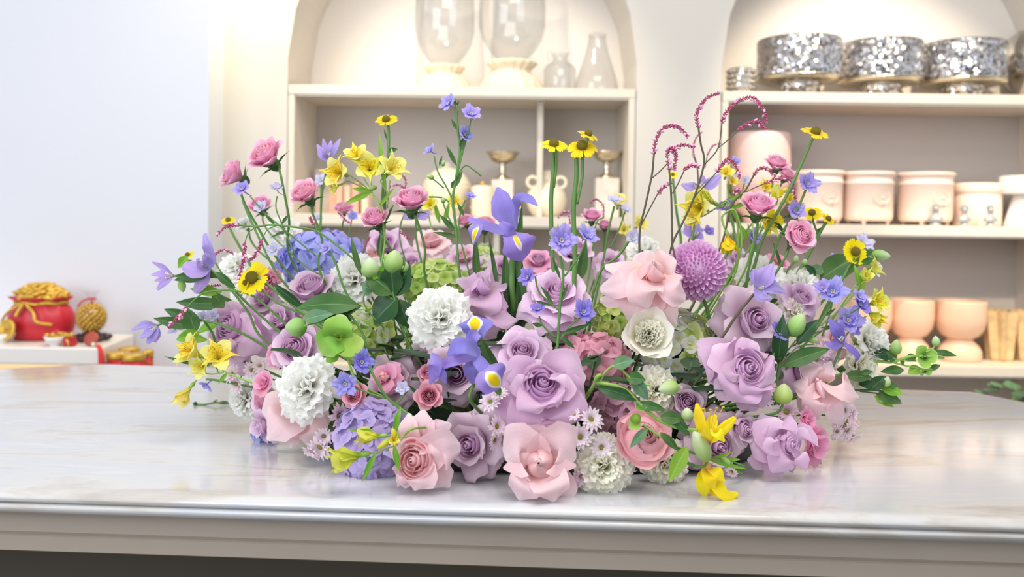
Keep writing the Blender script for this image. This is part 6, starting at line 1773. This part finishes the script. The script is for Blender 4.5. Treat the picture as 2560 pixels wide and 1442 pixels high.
knot('tall knotweed with arching magenta spikes, highest at the upper right', 1.42,
     [[(1746, 318), (1752, 360), (1760, 408), (1736, 491), (1705, 560), (1680, 612), (1660, 700)], [(1805, 304), (1795, 370), (1762, 410)], [(1847, 325), (1820, 350), (1795, 370)], [(1793, 429), (1765, 460), (1738, 490)]],
     [[(1746, 318), (1741, 287), (1753, 262), (1770, 243), (1798, 232)], [(1805, 304), (1819, 275), (1847, 252), (1878, 243), (1899, 259), (1913, 287), (1914, 306)],
      [(1847, 325), (1868, 309), (1892, 304), (1904, 313), (1914, 323)], [(1793, 429), (1808, 408), (1822, 398), (1840, 415), (1850, 446)]])
knot('knotweed with arching spikes left of the tallest one', 1.38,
     [[(1635, 384), (1632, 420), (1628, 446), (1612, 520), (1600, 571), (1599, 640), (1605, 720)], [(1672, 405), (1650, 428), (1629, 446)], [(1646, 481), (1625, 520), (1601, 566)]],
     [[(1635, 384), (1640, 349), (1656, 321), (1680, 314), (1701, 321), (1720, 342)], [(1646, 481), (1660, 467), (1679, 455)]])
knot('knotweed with short dense spikes between the two arching ones', 1.36,
     [[(1673, 425), (1677, 470), (1679, 520), (1680, 605), (1682, 680)], [(1711, 425), (1697, 455), (1681, 484)]],
     [[(1673, 425), (1668, 385), (1677, 370), (1681, 380)], [(1684, 424), (1690, 392), (1687, 372), (1708, 362), (1737, 368)], [(1711, 425), (1726, 414), (1748, 417)]])
knot('knotweed spikes crossing the pink roses at the upper right', 1.50,
     [[(1885, 436), (1870, 465), (1857, 484), (1826, 519), (1800, 620)], [(1913, 458), (1885, 470), (1857, 484)]],
     [[(1885, 436), (1902, 420), (1923, 425), (1937, 443)], [(1913, 458), (1951, 446), (1970, 450), (1982, 462), (1989, 502)], [(1835, 488), (1842, 470), (1850, 485)]])
knot('faint knotweed spikes behind the tallest one', 1.75, [[(1740, 404), (1733, 385), (1745, 440), (1735, 560)], [(1768, 390), (1762, 420)]],
     [[(1735, 395), (1733, 370), (1740, 345), (1755, 330)], [(1768, 388), (1782, 365), (1802, 358)]], th=.7)
knot('long arching knotweed stem at the left crossing the white carnation', 1.40,
     [[(595, 562), (640, 566), (681, 562), (740, 568), (792, 578), (845, 615), (896, 661), (960, 740)], [(612, 608), (622, 580), (645, 567)], [(654, 600), (668, 575), (690, 564)], [(785, 560), (790, 570), (793, 578)]],
     [[(541, 588), (563, 567), (580, 563), (597, 562)][::-1], [(612, 609), (610, 640), (606, 665), (595, 698)], [(654, 602), (646, 624), (636, 640), (622, 651)], [(785, 560), (779, 552), (774, 543)]], STEM)
knot('knotweed spike beside the left violet clematis', 1.50, [[(536, 637), (530, 640), (560, 690), (620, 760)]], [[(536, 637), (557, 625), (583, 633)], [(508, 720), (530, 715), (550, 712)], [(502, 745), (503, 756), (506, 762)]], STEM, .8)
knot('knotweed spike drooping over the far left leaves', 1.42, [[(466, 770), (498, 739), (529, 728), (595, 728), (660, 760)]], [[(466, 770), (450, 788), (440, 800), (421, 820)]], STEM, 1.1)
knot('thin knotweed curl behind the yellow cluster at the upper left', 1.68, [[(1013, 480), (1016, 520), (1000, 600)]], [[(1013, 476), (1014, 450), (1000, 437), (980, 437)], [(1010, 470), (995, 462), (972, 468)], [(845, 530), (862, 548), (878, 560)]], STEM, .75)
knot('thin knotweed curl at the back right of the helenium', 1.75, [[(1508, 545), (1490, 560), (1480, 640)], [(1395, 560), (1400, 620)]], [[(1508, 545), (1508, 515), (1490, 498), (1475, 508)], [(1425, 560), (1422, 535), (1410, 530), (1395, 545)]], STEM, .75)
knot('dark pink knotweed tip rising beside the blue hydrangea', 1.58, [[(905, 640), (912, 620), (900, 680)]], [[(905, 636), (915, 612), (925, 590)], [(1000, 580), (1015, 590), (1025, 598)]], STEM, .8)

# ---- daisies
def dcl(label, dep, bl, stem_to, mat=None, buds=()):
    t, f = spray('daisy_sprig', label, 'daisy', dep, [[(bl[0][0], bl[0][1], dep + .015), (stem_to[0], stem_to[1], dep + .05)]] + [[(q[0], q[1], dep + .012), (stem_to[0], stem_to[1], dep + .05)] for q in bl[1:]], r=.0012)
    for i, q in enumerate(bl): daisy(t, f, q[0], q[1], q[2], dep, q[3], q[4], seed=i, mat=q[5] if len(q) > 5 else mat, roll=i * 17)
dcl('pale pink daisy sprig right of the largest lavender rose', 1.19, [(1450, 1092, 66, -6, 20), (1478, 1048, 62, 20, 30), (1504, 1118, 60, 10, 0), (1452, 1190, 48, 10, -20, DAISYD), (1436, 1036, 34, -20, 30)], (1460, 1080))
dcl('pale pink daisy sprig left of the closed blush rose', 1.20, [(1242, 1066, 56, 40, 10), (1236, 1100, 50, 50, -10), (1226, 1004, 56, -20, 40), (1248, 985, 46, 0, 60)], (1260, 1050))
dcl('mauve daisy sprig beside the front left carnation', 1.30, [(848, 1040, 66, 50, 10, DAISYD), (800, 1118, 66, -20, -20), (778, 1128, 48, -30, -40), (810, 1090, 50, 10, -10)], (830, 1060))
dcl('pale pink daisy sprig hanging over the marble on the right', 1.38, [(2118, 1075, 56, 30, -20), (2112, 1025, 46, 30, 10), (2135, 1092, 46, 30, -50), (2092, 1078, 40, 10, -10), (2132, 1035, 40, 50, 0)], (2100, 1040))
dcl('mauve daisy sprig left of the far right blush rose', 1.36, [(1966, 1030, 58, -10, 10, DAISYD), (1996, 1062, 44, 60, -20), (1915, 1000, 40, 0, 20, DAISYD), (1920, 960, 44, 0, 30, DAISYD)], (1950, 1010))
dcl('pale pink daisy sprig at the left edge below the lavender rose', 1.48, [(580, 935, 50, -30, 30), (592, 960, 50, -30, 0), (630, 925, 44, 0, 20), (650, 915, 40, 0, 30)], (610, 930))
dcl('tiny pale daisy bud fallen low under the yellow alstroemeria', 1.22, [(1830, 1178, 34, -40, -20)], (1850, 1180))
dcl('mauve daisy sprig right of the open right rose', 1.40, [(2058, 880, 44, 10, 20, DAISYD), (2075, 905, 44, 10, 10, DAISYD), (2040, 900, 40, 0, 20, DAISYD)], (2050, 900))

# ---- green buds, bracts and hellebores
def greens(name, label, cat, dep, stems, leaves=(), buds=(), mat=STEM, r=.0015, blooms=()):
    t, f = spray(name, label, cat, dep, stems, r=r, mat=mat)
    for q in leaves:
        leaf(t, f, q[0], q[1], q[2], dep + (q[4] if len(q) > 4 else 0), q[3] if len(q) > 3 else LEAF, bend=q[5] if len(q) > 5 else .14, fold=.22, wave=.08, wpk=q[6] if len(q) > 6 else .42, face=(-15, 30))
    for q in buds: ovoid(t, f, *q[:4], dep, q[4], q[5] if len(q) > 5 else None)
    for i, (x, y, D, az, el, m, npt) in enumerate(blooms):
        def fn():
            mm = MB()
            for k in range(npt):
                mm.add(petal_mb(.98, 1.08, .04, 50, 72 + 6 * (k % 2), .35, -.05, .0, .35, .04, 2, .35, -10, az=360 / npt * k + 8, nu=10, nv=9, seed=k + i))
            return mm
        o, p, d = place(t, f, cached(('bloom', m.name, npt, i), fn, m), 'blossom', x, y, D, dep, az, el, 0, .2)
        c = cached(('blossom_centre', 'h'), lambda: _centre_mb(), basic('dark_centre', (40, 50, 30), .6)); q = bpy.data.objects.new('blossom_centre', c); COL.objects.link(q); q.parent = o
    return t, f
_t, _f = greens('hellebore', 'lime green hellebore bloom with three round petals at the centre left', 'hellebore', 1.28, [[(850, 850), (870, 900), (900, 960)], [(760, 815), (800, 800), (850, 830)]],
       [((760, 800), (835, 785), 36, LEAFG), ((850, 880), (815, 905), 40, LEAFY)], [], STEML, .0016)
for i_, (q_, w_) in enumerate([([(848, 846, .0), (846, 818, -.008), (856, 786, .0)], [14, 76, 72, 34]), ([(848, 846, .0), (822, 858, -.012), (802, 884, -.004)], [16, 78, 74, 34]), ([(848, 846, .0), (878, 858, -.012), (908, 850, -.002)], [16, 76, 72, 34])]):
    ribbon(_t, _f, 'petal', q_, w_, 1.275, HELLE, face=(0, 20), cup=.5, ruf=.05, rolld=.0, seed=i_)
_m = MB(); _A = P(848, 846, 1.27) - _f
for i_ in range(12):
    a_ = i_ * 2.4; _m.tube([_A, _A + Vector((.004 * cos(a_), -.006, .004 * sin(a_) + .003)), _A + Vector((.007 * cos(a_), -.009, .007 * sin(a_) + .004))], .0005, 5)
obj('stamens', _m, M_discg, _t)
greens('green_bud_sprig', 'round pale green bud on a curved stem left of the hellebore', 'bud', 1.34, [[(768, 812), (790, 806), (820, 812), (880, 870)]], [((760, 790), (824, 790), 34, LEAFG)], [(740, 818, 56, 46, 180)])
greens('hellebore_sprig', 'dark leafy sprig with pale buds in front of the blue hydrangea', 'hellebore', 1.36,
       [[(962, 640), (975, 700), (990, 760), (1010, 830), (1045, 900)], [(925, 690), (945, 720), (985, 750)], [(1012, 680), (1000, 710), (990, 740)], [(912, 730), (910, 760), (940, 800), (960, 820)]],
       [((985, 735), (912, 680), 62, LEAF), ((985, 740), (980, 650), 60, LEAFD), ((990, 740), (1026, 662), 66, LEAFD), ((995, 745), (935, 808), 82, LEAFD), ((1000, 748), (1022, 820), 56, LEAFD), ((935, 725), (905, 715), 46, LEAFG), ((955, 690), (935, 672), 44, LEAFY), ((1010, 640), (995, 695), 26, LEAF)],
       [(925, 670, 52, 44, 90, SEP), (985, 655, 62, 48, 85), (1012, 668, 30, 20, 80), (972, 652, 40, 22, 120, HELLE)])
greens('dark_leaf_sprig', 'large glossy dark leaf below the upper left carnation', 'leaf', 1.36, [[(830, 760), (860, 770), (905, 830), (925, 880)]],
       [((900, 765), (742, 770), 62, LEAF, 0, .2, .45), ((850, 778), (905, 765), 40, LEAFD), ((880, 800), (800, 790), 36, LEAFD), ((905, 690), (878, 590), 16, LEAF)])
greens('trailing_green_vine', 'green trailing vine with pale hanging bud, front right of centre', 'vine', 1.17,
       [[(1745, 1075), (1690, 1068), (1640, 1045), (1600, 1010), (1560, 970), (1490, 955), (1500, 940)], [(1500, 955), (1515, 928), (1540, 915), (1570, 940), (1580, 955)], [(1578, 968), (1600, 962), (1626, 962)], [(1610, 1060), (1620, 1070), (1690, 1115)]],
       [((1530, 915), (1586, 900), 38, LEAFG), ((1565, 945), (1615, 950), 36, LEAF), ((1580, 945), (1620, 1000), 34, LEAFG), ((1490, 968), (1600, 1000), 40, LEAFD), ((1590, 1010), (1665, 1025), 26, LEAF), ((1590, 1020), (1620, 1010), 30, LEAFY),
        ((1620, 1070), (1575, 1120), 24, LEAFG), ((1650, 1080), (1697, 1128), 22, LEAF), ((1650, 1042), (1710, 1050), 36, LEAF), ((1680, 1040), (1725, 1090), 26, LEAF), ((1720, 1115), (1672, 1205), 40, LEAFY), ((1600, 1050), (1572, 1070), 36, HELLE)],
       [(1672, 970, 54, 36, 190, SEP), (1718, 1035, 34, 28, 90, SEP), (1752, 1115, 90, 40, 115, SEP), (1590, 1048, 30, 26, -60, HELLE)], STEML, .0019)
greens('clematis_leaf_sprig', 'dark leaf sprig with a pale green double bud, right of the ruffled rose', 'leaf', 1.36,
       [[(1995, 810), (1960, 860), (1945, 930), (1925, 1000)], [(2035, 860), (1990, 870), (1950, 920)], [(1990, 850), (1960, 890), (1948, 925)]],
       [((1945, 910), (1958, 785), 40, LEAFD), ((1955, 915), (2075, 872), 44, LEAF), ((1992, 860), (2046, 798), 36, LEAFD), ((1940, 910), (1915, 920), 26, LEAF)],
       [(1992, 812, 66, 44, 60), (1984, 815, 36, 24, 130), (2030, 848, 34, 18, -15)])
greens('leaf_sprig', 'large dark green leaf behind the white carnations on the right', 'leaf', 1.56,
       [[(2200, 640), (2150, 660), (2100, 700), (2050, 760)]], [((2050, 700), (2145, 640), 70, LEAF), ((2130, 660), (2200, 632), 44, LEAF), ((2060, 680), (2020, 670), 30, LEAFG)],
       [(2202, 638, 50, 26, -5, SEP)])
greens('hellebore', 'green hellebore vine reaching past the right edge toward the goblet pots', 'hellebore', 1.48,
       [[(2360, 895), (2310, 890), (2270, 892), (2230, 905), (2190, 905), (2120, 930)], [(2340, 850), (2335, 868), (2315, 880)], [(2290, 902), (2250, 900), (2220, 890)], [(2320, 925), (2270, 915), (2230, 905)]],
       [((2330, 880), (2392, 890), 18, LEAF), ((2290, 892), (2262, 898), 22, LEAF), ((2230, 890), (2180, 885), 34, LEAFD), ((2240, 900), (2215, 880), 30, LEAF), ((2260, 925), (2200, 930), 26, LEAF), ((2300, 918), (2270, 935), 28, LEAFY), ((2320, 925), (2352, 912), 16, LEAF), ((2250, 905), (2262, 905), 16)],
       [(2340, 853, 28, 20, 95, SEP), (2240, 868, 40, 28, 85)], STEML, .002, [(2310, 892, 72, 6, 14, HELLE, 3), (2312, 928, 40, 10, -20, HELLE, 2)])
greens('leaf_sprig', 'bright green leaf cluster at the lower right edge above the marble', 'leaf', 1.44,
       [[(2225, 985), (2190, 975), (2140, 975), (2080, 965)], [(2250, 1000), (2200, 985), (2150, 978)]],
       [((2150, 935), (2182, 928), 16), ((2110, 940), (2182, 945), 32, LEAF), ((2180, 960), (2145, 960), 30, LEAFD), ((2175, 975), (2215, 940), 34, LEAFD), ((2200, 970), (2258, 985), 30, LEAFY), ((2190, 985), (2255, 1008), 34, LEAF), ((2185, 990), (2235, 1018), 24, LEAFY), ((2190, 960), (2245, 965), 22, LEAF)],
       [(2215, 955, 30, 24, 70, SEP), (2200, 1002, 22, 14, 170, SEP)], STEMD)
greens('green_bud_sprig', 'round ribbed lime bud between the right lavender and blush roses', 'bud', 1.30, [[(1958, 1008), (1945, 1030), (1900, 1040)]], (), [(1958, 985, 54, 46, 85, HGREEN)])
greens('leaf_sprig', 'dark leaves left of the ruffled left rose', 'leaf', 1.56, [[(560, 760), (600, 800), (640, 840)]],
       [((600, 790), (545, 735), 30, LEAF), ((560, 790), (525, 760), 36, LEAF), ((560, 800), (490, 835), 30, LEAFY), ((575, 900), (640, 915), 30, LEAFD)])
greens('fallen_sprig', 'thin green sprig lying on the marble at the left', 'sprig', 1.72, [[(485, 1010), (510, 1011), (540, 1006), (575, 1008)]], [((530, 1010), (545, 998), 6), ((545, 1008), (572, 1004), 8)], [(488, 1009, 12, 10, 180, LEAFD)])
greens('green_bud_sprig', 'thin green bud stalks in the upper right behind the open spray rose', 'bud', 1.55, [[(1985, 655), (1960, 690), (1940, 740)], [(2010, 665), (1975, 700)]], [((1960, 690), (1930, 600), 9), ((2040, 690), (2010, 660), 20, LEAFD)], [(1990, 648, 22, 14, 80, SEP), (2012, 655, 20, 14, 70, SEP)])
# ---- background plant at the right edge
t = thing('potted_plant', 'green leafy plant at the right edge behind the table', 'plant', (P(2560, 900, 2.75).x, 2.75, 0))
obj('pot', MB().lathe([(.08, 0), (.10, .02), (.12, .45), (.125, .46), (.11, .46), (.10, .44), (.001, .43)], 32, cap=False), M_whitec, t)
obj('stem', MB().tube([(0, 0, .43), (-.01, 0, .6), (-.03, 0, .74)], .006), STEM, t)
rg = random.Random(5)
for k in range(46):
    a = rg.uniform(0, 2 * pi); h = rg.uniform(.52, .76); q = rg.uniform(.02, .14)
    b0 = Vector((-.02 + q * cos(a) * .7, q * sin(a) * .7, h)); dr = Vector((cos(a), sin(a), rg.uniform(-.3, .5))).normalized()
    n_ = (Vector((0, 0, 1)) - dr * dr.z).normalized(); sd = dr.cross(n_); L = .05; w = .018
    obj('leaf', MB().grid([[b0 + dr * L * v / 6 + sd * w * (sin(pi * v / 6) if 0 < v < 6 else .03) * u + n_ * (w * .3 * abs(u)) for u in (-1, -.5, 0, .5, 1)] for v in range(7)]), LEAFG, t)

# ---- repeats share a group phrase
GROUPS = {'garden_rose': 'garden roses in the arrangement', 'spray_rose': 'small spray roses in the arrangement', 'carnation': 'carnations in the arrangement',
          'hydrangea': 'hydrangea heads in the arrangement', 'delphinium_spray': 'delphinium sprays in the arrangement', 'clematis_sprig': 'violet clematis in the arrangement',
          'iris': 'violet irises in the arrangement', 'helenium_stem': 'yellow heleniums in the arrangement', 'alstroemeria_stem': 'yellow alstroemerias in the arrangement',
          'knotweed_stem': 'knotweed spikes in the arrangement', 'daisy_sprig': 'small daisies in the arrangement', 'sweet_pea': 'hot pink sweet peas in the arrangement',
          'leaf_sprig': 'leaf sprigs in the arrangement', 'green_bud_sprig': 'green bud sprigs in the arrangement', 'hellebore': 'green hellebores in the arrangement',
          'iris_leaf': 'upright strap leaves in the arrangement', 'coin_bowl': 'white bowls of gold beads', 'fluted_vase': 'fluted gilded vases on the bottom right shelf'}
for o in list(SC.objects):
    if o.parent is None and 'label' in o and 'group' not in o:
        g = GROUPS.get(o.name.split('.')[0])
        if g: o['group'] = g
